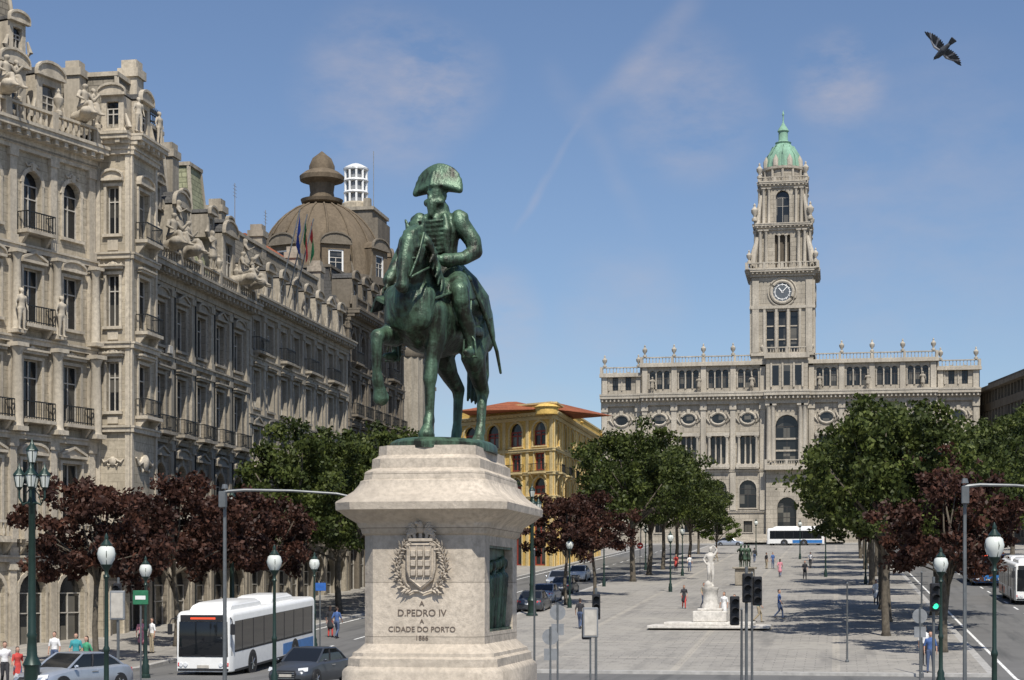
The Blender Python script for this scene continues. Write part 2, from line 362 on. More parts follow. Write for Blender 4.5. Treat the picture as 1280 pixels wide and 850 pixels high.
def shell(mb,F,W,depth,z0,z1,wall,roof='slate',off=0):
    """side, back walls and flat roof"""
    mb.quad(wall,F,(0,off,z0),(0,-depth,z0),(0,-depth,z1),(0,off,z1))
    mb.quad(wall,F,(W,off,z0),(W,off,z1),(W,-depth,z1),(W,-depth,z0))
    mb.quad(wall,F,(0,-depth,z0),(W,-depth,z0),(W,-depth,z1),(0,-depth,z1)); mb.quad(roof,F,(0,off,z1),(W,off,z1),(W,-depth,z1),(0,-depth,z1))
def mansard(mb,F,s0,s1,b0,b1,z0,z1,inset,m,trim,crest=False,curve=.35):
    rings=[]
    for t in (0,.15,.4,.7,1):
        i=inset*(1-(1-t)**(1+curve*2)); z=z0+(z1-z0)*t
        rings.append([(s0+i,b1-i,z),(s1-i,b1-i,z),(s1-i,b0+i,z),(s0+i,b0+i,z)])
    mb.loft(m,F,rings); i=inset
    mb.box(trim,F,s0+i-.15,s1-i+.15,b0+i-.15,b1-i+.15,z1-.02,z1+.22)
    for (x,y,xx,yy) in ((s0,b1,s0+i,b1-i),(s1,b1,s1-i,b1-i)):
        mb.tube(trim,F,[(x,y,z0),(x+(xx-x)*.75,y+(yy-y)*.75,z0+(z1-z0)*.4),(xx,yy,z1)],.14,6)
    if crest:
        bb=b1-i; a=s0+i
        while a<s1-i:
            mb.box('iron_black',F,a-.025,a+.025,bb-.02,bb+.02,z1+.2,z1+1.25); mb.lathe('iron_black',F,a,bb,[(.07,z1+1.0),(.09,z1+1.1),(.01,z1+1.45)],4); a+=.3
        mb.box('iron_black',F,s0+i,s1-i,bb-.03,bb+.03,z1+.85,z1+.92); mb.box('iron_black',F,s0+i,s1-i,bb-.03,bb+.03,z1+.45,z1+.5)
        for aa in (s0+i,s1-i):
            b=b0+i
            while b<b1-i: mb.box('iron_black',F,aa-.02,aa+.02,b-.025,b+.025,z1+.2,z1+1.25); b+=.3
            mb.box('iron_black',F,aa-.03,aa+.03,b0+i,b1-i,z1+.85,z1+.92)
def dormer(mb,F,c,b,z,w,h,d,wall,trim,roof,style='seg'):
    mb.box(wall,F,c-w/2,c-w*.27,b-d,b,z,z+h); mb.box(wall,F,c+w*.27,c+w/2,b-d,b,z,z+h)
    mb.box(wall,F,c-w*.27,c+w*.27,b-d,b-.003,z+h*.85,z+h-.003); mb.box(wall,F,c-w*.27,c+w*.27,b-d,b-.003,z,z+h*.12)
    Fb=lambda a,bb,cc:F(a,bb+b,cc)
    window(mb,Fb,c-w*.27,c+w*.27,z+h*.12,z+h*.85,style=='seg',gd=-.2)
    pediment(mb,Fb,c-w/2-.15,c+w/2+.15,z+h,w*.33,trim,style,.25)
    n=6; r=w/2
    A=[(c-r*math.cos(math.pi*i/n),z+h+.1+w*.3*math.sin(math.pi*i/n)) for i in range(n+1)]
    mb.loft(roof,F,[[(x,b-d,y) for x,y in A],[(x,b-.05,y) for x,y in A]])
    for s in (-1,1): mb.tube(trim,F,[(c+s*(w/2+.1),b,z),(c+s*(w/2+.35),b,z+.25),(c+s*(w/2+.12),b,z+h*.5)],[.14,.16,.06],6)
def chimney(mb,F,a,b,z,w,h,m):
    mb.box(m,F,a-w/2,a+w/2,b-w/2,b+w/2,z,z+h*.8); mb.box(m,F,a-w/2-.12,a+w/2+.12,b-w/2-.12,b+w/2+.12,z+h*.8,z+h*.9); mb.box(m,F,a-w/2+.05,a+w/2-.05,b-w/2+.05,b+w/2-.05,z+h*.9,z+h)

# ------------------------------------------------------------------ figures (capsule skeleton -> voxel union -> one skin)
def capsule(p0,r0,p1,r1,n=12,side=(0,1,0)):
    p0,p1=Vector(p0),Vector(p1); t=p1-p0
    if t.length<1e-6: t=Vector((0,0,1))*1e-4
    t=t.normalized(); sd=Vector(side)
    if abs(sd.dot(t))>.92: sd=Vector((1,0,0))
    a=(sd-t*sd.dot(t)).normalized(); b=t.cross(a)
    R0=r0 if hasattr(r0,'__len__') else (r0,r0); R1=r1 if hasattr(r1,'__len__') else (r1,r1)
    vs=[];fs=[];rings=0
    for (p,R,angs) in ((p0,R0,(-80,-50,-20,0)),(p1,R1,(0,20,50,80))):
        for g in angs:
            g=math.radians(g); k=math.cos(g); off=math.sin(g)*min(R)
            for j in range(n):
                q=2*math.pi*j/n; vs.append(tuple(p+t*off+a*R[0]*k*math.cos(q)+b*R[1]*k*math.sin(q)))
            rings+=1
    for i in range(rings-1):
        for j in range(n):
            k=(j+1)%n; fs.append((i*n+j,i*n+k,(i+1)*n+k,(i+1)*n+j))
    fs.append(tuple(range(n-1,-1,-1))); fs.append(tuple((rings-1)*n+j for j in range(n)))
    return vs,fs
def chain(pts,label,side=(0,1,0)):
    return [(pts[i][0],pts[i][1],pts[i+1][0],pts[i+1][1],label,side) for i in range(len(pts)-1)]
def skin_figure(name,segs,voxel,labels,extra=(),smooth=2):
    V=[];Fc=[]
    for s in segs:
        v,f=capsule(s[0],s[1],s[2],s[3],12,s[5]); o=len(V); V+=v; Fc+=[tuple(i+o for i in q) for q in f]
    me=bpy.data.meshes.new(name+'_raw'); me.from_pydata(V,[],Fc)
    ob=bpy.data.objects.new(name+'_raw',me); scene.collection.objects.link(ob)
    m=ob.modifiers.new('r','REMESH'); m.mode='VOXEL'; m.voxel_size=voxel
    if smooth: q=ob.modifiers.new('s','SMOOTH'); q.factor=.5; q.iterations=smooth
    dg=bpy.context.evaluated_depsgraph_get(); out=bpy.data.meshes.new_from_object(ob.evaluated_get(dg))
    bpy.data.objects.remove(ob); 
    V=np.array([v.co[:] for v in out.vertices]); polys=[tuple(p.vertices) for p in out.polygons]
    cen=np.array([p.center[:] for p in out.polygons])
    best=np.full(len(cen),1e9); lab=np.zeros(len(cen),int); keys=list(labels)
    for s in segs:
        a=np.array(s[0],float); b=np.array(s[2],float); ab=b-a; L=max(1e-9,ab@ab)
        t=np.clip(((cen-a)@ab)/L,0,1); d=np.linalg.norm(cen-(a+t[:,None]*ab),axis=1)
        r0=np.mean(s[1]); r1=np.mean(s[3]); d=d-(r0+(r1-r0)*t); k=keys.index(s[4]); w=d<best; best[w]=d[w]; lab[w]=k
    Vl=[tuple(v) for v in V]; lab=list(lab)
    for s in extra:
        v,f=capsule(s[0],s[1],s[2],s[3],6,s[5]); o=len(Vl); Vl+=v; polys+=[tuple(i+o for i in q) for q in f]; lab+=[keys.index(s[4])]*len(f)
    fm=bpy.data.meshes.new(name); fm.from_pydata(Vl,[],polys)
    for k in keys: fm.materials.append(MATS[labels[k]])
    fm.polygons.foreach_set('material_index',lab); fm.polygons.foreach_set('use_smooth',[True]*len(polys)); fm.update()
    return fm
def fingers(w,d,up,s,label,r=.0085,L=.07):
    """five digits from wrist point w along dir d; s = lateral vec"""
    w,d,up,s=Vector(w),Vector(d).normalized(),Vector(up),Vector(s).normalized(); out=[]
    for i,(k,l) in enumerate(((-1.5,.85),(-.5,1),(.5,.96),(1.5,.75))):
        p=w+d*.075+s*k*.019; q=p+d*L*.55*l+up*-.006; e=q+d*L*.45*l-up*.018
        out+=[(tuple(p),r,tuple(q),r*.9,label,(0,1,0)),(tuple(q),r*.9,tuple(e),r*.75,label,(0,1,0))]
    p=w+d*.03-s*.035; q=p+d*.035-s*.02
    out+=[(tuple(p),r*1.2,tuple(q),r,label,(0,1,0)),(tuple(q),r,tuple(q+d*.03),r*.8,label,(0,1,0))]
    return out
def human(pose='walk',female=False,bare=True):
    sg=[]; ex=[]; h=.085
    if pose=='walk': K=[((.17,h,.50),(.20,h,.09)),((.03,-h,.50),(-.27,-h,.17))]
    elif pose=='stand': K=[((.03,h+.02,.49),(0,h+.03,.08)),((.02,-h-.02,.49),(0,-h-.03,.08))]
    else: K=[((.08,h,.50),(.02,h,.09)),((.01,-h,.49),(-.04,-h,.08))]
    for (kn,an),sy in zip(K,(1,-1)):
        sg+=chain([((0,sy*.085,.90),(.095,.10)),(kn,.062),(an,.048)],'bottom')
        heel=(an[0]-.04,an[1],an[2]-.035); toe=(an[0]+.15,an[1]+sy*.015,max(.03,an[2]-.055 if an[2]<.12 else an[2]-.12))
        sg+=chain([(heel,.037),(toe,(.04,.03))],'shoe')
    sg+=chain([((0,0,.93),(.145,.105)),((0,0,1.02),(.135,.10))],'bottom')
    sg+=chain([((0,0,1.03),(.14,.10)),((.0,0,1.15),(.13,.095)),((.01,0,1.32),(.17,.11)),((0,0,1.41),(.15,.085))],'top')
    if female: sg+=chain([((0,0,1.0),(.15,.12)),((0,0,.62),(.20,.17))],'top')
    sg+=chain([((0,0,1.42),.055),((.01,0,1.55),.05)],'skin')
    sg+=chain([((.02,0,1.575),(.062,.07)),((.015,0,1.66),(.075,.088))],'skin')
    sg+=chain([((.095,0,1.60),.013),((.09,0,1.635),.012)],'skin')
    for sy in (1,-1): sg+=chain([((.01,sy*.078,1.61),.012),((.01,sy*.08,1.645),.014)],'skin')
    sg+=chain([((-.02,0,1.70),(.082,.085)),((-.045,0,1.64 if not female else 1.5),(.078,.06))],'hair')
    A={'walk':[((-.10,.24,1.15),(.0,.26,.92)),((.07,-.24,1.15),(.20,-.23,.98))],'stand':[((-.02,.25,1.14),(.04,.26,.89)),((-.02,-.25,1.14),(.04,-.26,.89))],
       'arm':[((-.02,.25,1.14),(.04,.26,.89)),((.12,-.25,1.18),(.30,-.16,1.32))]}[pose]
    for (el,wr),sy in zip(A,(1,-1)):
        sg+=chain([((0,sy*.17,1.40),.062),(el,.045)],'top'); sg+=chain([(el,.04),(wr,.028)],'skin' if bare else 'top')
        d=(Vector(wr)-Vector(el)).normalized(); hp=Vector(wr)+d*.07
        sg+=chain([(wr,.026),(tuple(hp),(.022,.036))],'skin'); ex+=fingers(wr,d,(0,sy*1.0,0),(1,0,0),'skin')
    return sg,ex
FIG={}
def person(b,D,heading,pose='walk',female=False,top='c_white',bottom='c_jeans',bare=True,h=1.74,xy=None):
    key=(pose,female,top,bottom,bare)
    if key not in FIG:
        sg,ex=human(pose,female,bare); FIG[key]=skin_figure('person_body',sg,.022,dict(skin='skin',hair='hair',top=top,bottom=bottom,shoe='shoe'),ex)
    x,y=xy or S(b,D)
    z=G(y)+(.13 if (x<-30.5 and y>56) or (-20.5<x<6.5 and y>74.5) or x>17 else .004)
    o=bpy.data.objects.new('person',FIG[key]); scene.collection.objects.link(o)
    o.location=(x,y,z); o.rotation_euler=(0,0,heading); s=h/1.78; o.scale=(s,s,s)
    return o

# ------------------------------------------------------------------ equestrian monument
px,py=S(555,33.1); HL=1.80
mb=MB(); F=lambda a,b,c:(px+a,py+b,c)
def cring(e,z,c=.2):
    w,l=1.10+e,HL+e; c=c+max(0,e)*.35
    return [(-w+c,-l,z),(w-c,-l,z),(w,-l+c,z),(w,l-c,z),(w-c,l,z),(-w+c,l,z),(-w,l-c,z),(-w,-l+c,z)]
SP='stone_pedestal'
prof=[(0,1.3),(.3,1.3),(.302,.95),(.6,.95),(.602,.62),(.95,.62),(.97,.38),(2.28,.36),(2.33,.33),(2.38,.27),(2.52,.26),(2.56,.20),(2.62,.19),(2.66,.12),(2.72,.06),(2.78,.0)]
mb.loft(SP,F,[cring(e,z) for z,e in prof],caps=False)
prof2=[(4.72,.0),(4.76,.05),(4.84,.07),(4.88,.11),(4.94,.13),(5.0,.22),(5.06,.31),(5.14,.40),(5.17,.46),(5.30,.47),(5.33,.45),(5.42,.31),(5.52,.18),(5.64,.09),(5.70,.07),(5.72,.02),(5.86,.0),(5.9,-.05),(5.93,-.10),(6.1,-.11),(6.13,-.16),(6.17,-.2),(6.34,-.21)]
mb.loft(SP,F,[cring(e,z) for z,e in prof2],caps=True)
w,l,c=1.10,HL,.2
for s in (-1,1):
    q=lambda *p: mb.quad(SP,F,*p)
    q((-w+c,s*l,2.78),(w-c,s*l,2.78),(w-c,s*l,4.72),(-w+c,s*l,4.72))
    for t in (-1,1): q((t*(w-c),s*l,2.78),(t*w,s*(l-c),2.78),(t*w,s*(l-c),4.72),(t*(w-c),s*l,4.72))
    a0,a1,z0,z1=-1.15,1.15,2.98,4.55; y0=l-c
    X=s*w; XR=s*(w-.16)
    q((X,-y0,2.78),(X,a0,2.78),(X,a0,4.72),(X,-y0,4.72)); q((X,a1,2.78),(X,y0,2.78),(X,y0,4.72),(X,a1,4.72))
    q((X,a0,2.78),(X,a1,2.78),(X,a1,z0),(X,a0,z0)); q((X,a0,z1),(X,a1,z1),(X,a1,4.72),(X,a0,4.72))
    q((X,a0,z0),(XR,a0,z0),(XR,a0,z1),(X,a0,z1)); q((X,a1,z0),(XR,a1,z0),(XR,a1,z1),(X,a1,z1)); q((X,a0,z0),(XR,a0,z0),(XR,a1,z0),(X,a1,z0)); q((X,a0,z1),(XR,a0,z1),(XR,a1,z1),(X,a1,z1))
    mb.quad('bronze_patina',F,(XR+s*.003,a0,z0),(XR+s*.003,a1,z0),(XR+s*.003,a1,z1),(XR+s*.003,a0,z1))
    for k in range(7):
        yy=a0+.2+k*.3; hh=1.15+.15*rnd.random(); lean=.08*(rnd.random()-.5)
        for p0,r0,p1,r1 in (((XR,yy,z0+.02),.06,(XR+s*.02,yy+lean,z0+hh*.5),.09),((XR+s*.02,yy+lean,z0+hh*.5),.09,(XR+s*.03,yy+lean,z0+hh*.8),.11),((XR+s*.06,yy+lean,z0+hh*.97),.065,(XR+s*.06,yy+lean,z0+hh*1.03),.065),((XR+s*.05,yy+lean,z0+hh*.78),.05,(XR+s*.06,yy+.2,z0+hh*(.55+.5*rnd.random())),.035),((XR,yy+.1,z0+.02),.05,(XR+s*.03,yy+.03,z0+hh*.5),.07)):
            v,f=capsule(p0,r0,p1,r1,8); mb.add('bronze_patina',[F(*p) for p in v],f)
    for e0,e1,f0,f1 in ((a0,a1,z0,z0+.05),(a0,a1,z1-.05,z1)): mb.box('bronze_patina',F,min(XR,X-s*.02),max(XR,X-s*.02),e0+.004,e1-.004,f0+.003,f1-.003)
fy=-l; 
sh=[(-.27,.42),(.27,.42),(.27,-.05),(.22,-.25),(.0,-.42),(-.22,-.25),(-.27,-.05)]
cz=4.17
def sring(k,yy): return [(x*k,fy-yy,cz+z*k) for x,z in sh]
mb.loft(SP,F,[sring(1.0,0),sring(1.0,.09),sring(.9,.12),sring(.86,.10)])
for r in range(3):
    for q_ in range(3):
        x=-.13+q_*.13; z=cz+.22-r*.17
        mb.box(SP,F,x-.045,x+.045,fy-.15,fy-.09,z-.055,z+.055,.01)
for r in (-.195,-.065,.065,.195): mb.box(SP,F,r-.008,r+.008,fy-.135,fy-.1,cz-.2,cz+.36)
for k in range(7):
    a=math.pi*k/6; mb.tube(SP,F,[(-.2*math.cos(a),fy-.08,cz+.46),(-.24*math.cos(a),fy-.1,cz+.56),(-.08*math.cos(a),fy-.1,cz+.68)],[.035,.035,.02],6)
mb.box(SP,F,-.22,.22,fy-.13,fy,cz+.43,cz+.49,.01)
v,f=capsule((0,fy-.1,cz+.64),.07,(0,fy-.16,cz+.74),.06,10); mb.add(SP,[F(*p) for p in v],f)
v,f=capsule((0,fy-.16,cz+.74),.05,(-.05,fy-.24,cz+.76),.03,10); mb.add(SP,[F(*p) for p in v],f)
for s in (-1,1):
    for k in range(5): mb.tube(SP,F,[(s*.05,fy-.09,cz+.62),(s*(.14+.02*k),fy-.12,cz+.76-.05*k),(s*(.30-.01*k),fy-.08,cz+.74-.07*k)],[.03,.035,.012],6)
    for k in range(22):
        t=k/21; ang=math.radians(-80+150*t); wob=.03*math.sin(k*2.3); bx=s*(.15+(.28+wob)*math.cos(ang)); bz=cz+.02+.44*math.sin(ang)
        for o in (-1,0,1):
            d=ang+math.pi/2+o*.9+wob*4; L=.11+wob
            p0=(bx,fy-.02,bz); p1=(bx+s*L*math.cos(d),fy-.10-.03*(k%2),bz+L*math.sin(d))
            mb.tube(SP,F,[p0,tuple((Vector(p0)+Vector(p1))/2+Vector((0,-.02,0))),p1],[.008,.022,.004],5)
for k in range(8):
    mb.tube(SP,F,[(-.3+.085*k,fy-.05,cz-.46-.03*math.sin(k*1.9)),(-.22+.085*k,fy-.05,cz-.46-.03*math.sin((k+1)*1.9))],.02,6)
mb.lathe('bronze_patina',F,0,0,[(1.0,6.30),(1.0,6.42),(.97,6.46),(.9,6.50),(.6,6.52)],40,.98,1.62)
mon=mb.finish('equestrian_monument',{SP:'pedestal','bronze_patina':'bronze_reliefs_and_plinth'})
simple('inscription',(.13,.10,.08),.8)
for i,(tx,zz,sz) in enumerate((('A',3.46,.13),('D.PEDRO IV',3.28,.17),('A',3.15,.11),('CIDADE DO PORTO',3.0,.135),('1866',2.85,.12))):
    cu=bpy.data.curves.new('inscription','FONT'); cu.body=tx; cu.size=sz; cu.align_x='CENTER'; cu.extrude=.004; cu.offset=.001; cu.materials.append(MATS['inscription'])
    o=bpy.data.objects.new('inscription_line_%d'%(i+1),cu); scene.collection.objects.link(o); o.location=(px-.0,py-l-.006,zz); o.rotation_euler=(math.pi/2,0,0); o.parent=mon

sg=[]; ex=[]
c=lambda *a,**k: sg.extend(chain(*a,**k))
B='b'
T=[(-.84,1.28,.13,.14),(-.74,1.28,.25,.27),(-.54,1.27,.31,.32),(-.28,1.20,.30,.31),(0,1.16,.31,.33),(.25,1.17,.30,.35),(.48,1.21,.275,.37),(.68,1.26,.225,.31),(.79,1.28,.14,.21)]
c([((x,0,z),(w_,h_)) for x,z,w_,h_ in T],B)
c([((.48,0,1.36),(.20,.31)),((.66,.03,1.53),(.15,.24)),((.79,.08,1.68),(.115,.18)),((.86,.13,1.80),(.09,.13))],B)
for s in (-1,1): c([((.69,s*.12,1.32),.135),((.73,s*.11,1.12),.12)],B); c([((-.58,s*.16,1.32),.18),((-.66,s*.165,1.1),.175)],B)
hx,hy,hz=.04,.14,-.08
def H3(x,y,z): return (x+hx,y+hy,z+hz)
c([(H3(.84,-.01,1.90),(.09,.12)),(H3(.92,-.02,1.83),(.105,.145)),(H3(.99,-.03,1.70),(.08,.11)),(H3(1.05,-.04,1.53),(.055,.075)),(H3(1.07,-.045,1.43),(.058,.063))],B)
for s in (-1,1):
    c([(H3(.83,-.01+s*.065,1.97),.034),(H3(.85,-.01+s*.095,2.09),.012)],B)
    c([(H3(.96,-.02+s*.088,1.82),.026),(H3(.97,-.02+s*.09,1.81),.022)],B)
    c([(H3(1.10,-.045+s*.038,1.44),.02),(H3(1.105,-.045+s*.04,1.43),.016)],B)
    c([(H3(.89,-.015+s*.075,1.80),.055),(H3(.91,-.02+s*.065,1.69),.045)],B)
c([(H3(1.02,-.045,1.41),.036),(H3(.99,-.04,1.48),.036)],B)
for k in range(20):
    t=k/19; x=.38+.48*t; z=1.68+.24*t; yo=.13*t; sd=-1 if k%3 else 1
    L=.42-.12*t
    c([((x,yo,z),.05),((x+.03,yo+sd*(.15-.03*t),z-.10),.042),((x+.03*math.sin(k),yo+sd*(.23-.06*t),z-L*.7),.032),((x+.04,yo+sd*(.21-.06*t)+.03*math.cos(k*2),z-L),.012)],B)
for k in range(5): c([(H3(.86,-.04+.02*k,2.0),.03),(H3(.96,-.06+.02*k,1.95),.024),(H3(1.02,-.07+.03*k,1.76),.012)],B)
c([((.54,.17,1.2),(.135,.175)),((.50,.18,.96),(.10,.13)),((.54,.155,.74),.075),((.565,.145,.56),.07),((.565,.145,.50),.056),((.56,.14,.24),.045),((.575,.14,.17),.058),((.61,.14,.09),.052)],B)
c([((.62,.14,.07),.066),((.635,.14,.03),.084)],B)
c([((.58,-.18,1.2),(.135,.175)),((.62,-.20,1.0),(.10,.13)),((.82,-.22,.95),.083),((.95,-.225,.93),.073),((.97,-.23,.86),.058),((.95,-.235,.60),.045),((.93,-.235,.53),.058),((.90,-.235,.46),.052)],B)
c([((.885,-.235,.43),.064),((.86,-.235,.37),.082)],B)
c([((-.52,.17,1.15),(.18,.24)),((-.42,.20,.90),(.125,.16)),((-.57,.19,.72),.09),((-.71,.19,.57),.07),((-.69,.19,.48),.054),((-.63,.20,.24),.046),((-.61,.20,.17),.058),((-.57,.20,.09),.052)],B)
c([((-.56,.20,.07),.066),((-.54,.20,.03),.084)],B)
c([((-.58,-.17,1.15),(.18,.24)),((-.50,-.18,.92),(.125,.16)),((-.70,-.17,.74),.09),((-.88,-.15,.62),.07),((-.88,-.15,.52),.054),((-.85,-.15,.27),.046),((-.84,-.15,.18),.058),((-.80,-.15,.09),.052)],B)
c([((-.79,-.15,.07),.066),((-.77,-.15,.03),.084)],B)
for k in range(5):
    y0=(k-2)*.025
    c([((-.88,0,1.40),.05),((-1.0,y0*.6,1.30),.052),((-1.06,y0*1.4,1.05),.045),((-1.06,y0*1.8,.78),.034),((-1.02+.02*k,y0*2.0,.52-.02*k),.015)],B)
c([((-.40,0,1.37),(.325,.22)),((.20,0,1.37),(.32,.24))],B)
for s in (-1,1): c([((-.37,s*.315,1.12),(.02,.05)),((.14,s*.325,1.08),(.02,.05))],B)
c([((-.40,0,1.60),(.14,.05)),((-.33,0,1.66),(.16,.04))],B); c([((.18,0,1.62),(.08,.07)),((.22,0,1.68),(.05,.04))],B)
# rider
c([((-.06,0,1.62),(.20,.17)),((-.05,0,1.76),(.175,.14)),((-.03,0,1.90),(.185,.14)),((-.01,0,2.06),(.22,.155)),((-.01,0,2.15),(.21,.12))],B)
c([((-.01,0,2.2),.09),((.01,0,2.30),.078)],B); c([((-.02,0,2.22),(.115,.10)),((-.015,0,2.285),(.105,.09))],B)
c([((.04,-.015,2.36),(.072,.085)),((.025,-.01,2.45),(.085,.10))],B)
c([((.128,-.05,2.365),.021),((.108,-.04,2.42),.014)],B); c([((.093,.01,2.435),.022),((.098,-.065,2.435),.022)],B)
c([((.09,-.035,2.31),.058),((.11,-.04,2.21),.026)],B); c([((.07,.045,2.34),.042),((.07,-.09,2.34),.042)],B); c([((.12,.0,2.335),.018),((.12,-.075,2.335),.018)],B)
for s in (-1,1): c([((.02,s*.086-.01,2.38),.018),((.02,s*.09-.01,2.42),.018)],B)
for k in range(19):
    t=(k-9)/9; y=.235*t; top=2.53+.18*math.sqrt(max(0,1-t*t*.96))*(1-.08*abs(t)); zb_=2.495-.045*abs(t)**1.6
    c([((.01+.02*abs(t),y,zb_),(.035,.125*(1-.72*abs(t)))),((.005,y*.95,zb_+(top-zb_)*.55),(.035,.075*(1-.6*abs(t)))),((.0,y*.9,top),(.035,.03*(1-.3*abs(t))))],B)
c([((.13,-.03,2.50),.02),((.07,-.02,2.64),.022)],B)
for k in range(8):
    z=1.84+k*.042; w_=.085+.006*k; xf=.12+.012*k
    c([((xf,-w_,z),.016),((xf+.025,0,z-.008),.016),((xf,w_,z),.016)],B)
for s in (-1,1):
    c([((.09,s*.10,2.2),.032),((.13,s*.145,2.05),.038),((.11,s*.13,1.88),.032),((.08,s*.16,1.75),.032)],B)
    c([((-.01,s*.21,2.20),(.078,.073)),((-.01,s*.26,2.185),(.052,.062))],B)
    for j in range(4): c([((-.05+.035*j,s*.295,2.17),.012),((-.05+.035*j,s*.31,2.10),.010)],B)
    c([((-.16,s*.12,1.72),(.08,.10)),((-.26,s*.25,1.58),(.05,.13)),((-.36,s*.34,1.42),(.035,.14)),((-.40,s*.37,1.25),(.02,.12))],B)
    c([((.0,s*.18,1.70),(.05,.08)),((.02,s*.30,1.55),(.035,.10)),((-.02,s*.35,1.40),(.025,.09))],B)
    c([((-.04,s*.14,1.62),.13),((.16,s*.28,1.50),.115),((.30,s*.345,1.38),.092),((.27,s*.365,1.25),.078),((.19,s*.385,1.10),.076),((.14,s*.395,.93),.054)],B)
    c([((.31,s*.345,1.42),.097),((.30,s*.355,1.33),.093)],B)
    c([((.11,s*.395,.87),.046),((.18,s*.405,.84),.05),((.30,s*.42,.83),.04),((.35,s*.425,.83),.028)],B)
    ex+=chain([((.20,s*.34,.80),.014),((.20,s*.48,.80),.014),((.20,s*.46,.96),.011),((.19,s*.41,1.02),.010),((.20,s*.35,.96),.011),((.20,s*.34,.80),.014)],B)
    ex+=chain([((.09,s*.38,1.35),.012),((.19,s*.41,1.02),.010)],B)
    ex+=chain([((.05,s*.395,.87),.012),((-.0,s*.40,.88),.01)],B)
c([((-.01,-.22,2.14),.095),((.00,-.34,1.95),.085),((.04,-.39,1.84),.076),((.13,-.42,1.70),.066),((.20,-.435,1.60),.062)],B)
c([((.19,-.43,1.62),.072),((.21,-.44,1.58),.07)],B); c([((.22,-.44,1.56),.037),((.25,-.45,1.49),(.024,.044))],B)
ex+=fingers((.22,-.44,1.545),(.3,-.05,-1),(1,0,0),(0,1,0),B,.013,.09)
c([((-.01,.22,2.14),.095),((-.03,.35,1.96),.085),((-.02,.38,1.85),.075),((.10,.31,1.77),.066),((.22,.18,1.74),.06)],B)
c([((.20,.20,1.74),.07),((.23,.165,1.74),.068)],B); c([((.25,.14,1.74),.038),((.31,.09,1.75),(.034,.042))],B)
ex+=fingers((.26,.13,1.75),(.8,-.6,-.2),(0,0,1),(.2,.3,.9),B,.013,.07)
for s in (-1,1):
    ex+=chain([((.32,.07,1.75),.012),((.62,.05+s*.16,1.62),.012),(H3(.9,s*.12-.02,1.60),.012),(H3(1.03,s*.065-.04,1.52),.013)],B)
    ex+=chain([(H3(.87,s*.10-.01,1.95),.013),(H3(.97,s*.10-.02,1.74),.013),(H3(1.04,s*.065-.04,1.53),.013)],B)
ex+=chain([(H3(1.0,-.11,1.70),.013),(H3(1.07,-.03,1.68),.013),(H3(1.0,.055,1.70),.013)],B)
ex+=chain([((.3,.30,1.42),.017),((.66,.24,1.30),.017),((.87,.06,1.22),.02),((.87,-.06,1.22),.02),((.66,-.24,1.30),.017),((.3,-.30,1.42),.017)],B)
ex+=chain([((-.02,.32,1.58),.018),((-.20,.42,1.25),.022),((-.38,.47,.92),.020),((-.46,.48,.72),.014)],B)
ex+=chain([((.05,.29,1.66),.016),((-.02,.32,1.58),.03)],B)
me=skin_figure('horse_and_rider',sg,.0135,{B:'bronze_patina'},ex,1)
hox=px-.10; HD=math.radians(-100)
ho=bpy.data.objects.new('bronze_horse_and_rider',me); scene.collection.objects.link(ho); ho.parent=mon
ho.location=(hox,py,6.50); ho.rotation_euler=(0,0,HD); ho.scale=(1.9,1.9,1.925)
mb=MB(); Fh=vframe(hox,py,6.5,HD,1.91)
mb.loft('bronze_patina',Fh,[[(.10,-.50,1.50),(.34,-.52,1.42),(.33,-.40,1.36),(.09,-.37,1.44)],[(.10,-.51,1.47),(.34,-.53,1.39),(.33,-.41,1.33),(.09,-.38,1.41)]])
mb.loft('bronze_patina',Fh,[[(.12,-.52,1.49),(.33,-.54,1.41),(.31,-.60,1.28),(.11,-.57,1.33)],[(.13,-.50,1.48),(.34,-.52,1.40),(.32,-.58,1.27),(.12,-.55,1.32)]])
o=mb.finish('charter_document',single=True); o.parent=mon
mb=MB(); mb.lathe('granite_paving',lambda a,b,c:(px+a,py+b,c),0,0,[(6.5,0),(6.5,.12),(6.3,.15),(.5,.151)],48); mb.finish('monument_island',single=True)

sgs,_e=human('arm',True,False); STAT=skin_figure('stone_figure',sgs,.035,dict(skin='trim_grey',hair='trim_grey',top='trim_grey',bottom='trim_grey',shoe='trim_grey'))
sgs,_e=human('stand',False,False); STAT2=skin_figure('stone_figure_b',sgs,.035,dict(skin='trim_warm',hair='trim_warm',top='trim_warm',bottom='trim_warm',shoe='trim_warm'))
sgs=chain([((0,0,.25),(.22,.18)),((.02,0,.55),(.18,.14)),((.05,0,.85),(.2,.13))],'a')+chain([((.07,0,1.0),.06),((.1,0,1.15),.11)],'a')
for s in (-1,1): sgs+=chain([((0,s*.12,.25),.14),((.45,s*.16,.38),.10),((.62,s*.18,-.05),.07),((.78,s*.18,-.1),.05)],'a')+chain([((.05,s*.22,.88),.08),((.12,s*.4,.62),.065),((.3,s*(.3+.2*(s>0)),.5+.4*(s>0)),.05)],'a')
sgs+=chain([((-.25,0,-.1),.25),((.3,0,.02),.28)],'a')+chain([((-.2,.25,-.1),.2),((.4,-.3,.0),.2)],'a')
SEAT=skin_figure('seated_allegory',sgs,.035,{'a':'trim_grey'}); SEATW=SEAT.copy(); SEATW.materials[0]=MATS['trim_warm']
def statuary(parent,p,head,s,me=None,tilt=0):
    o=bpy.data.objects.new('sculpture',me or STAT); scene.collection.objects.link(o); o.location=p; o.rotation_euler=(tilt,0,head); o.scale=(s*1.2,s*1.2,s); o.parent=parent

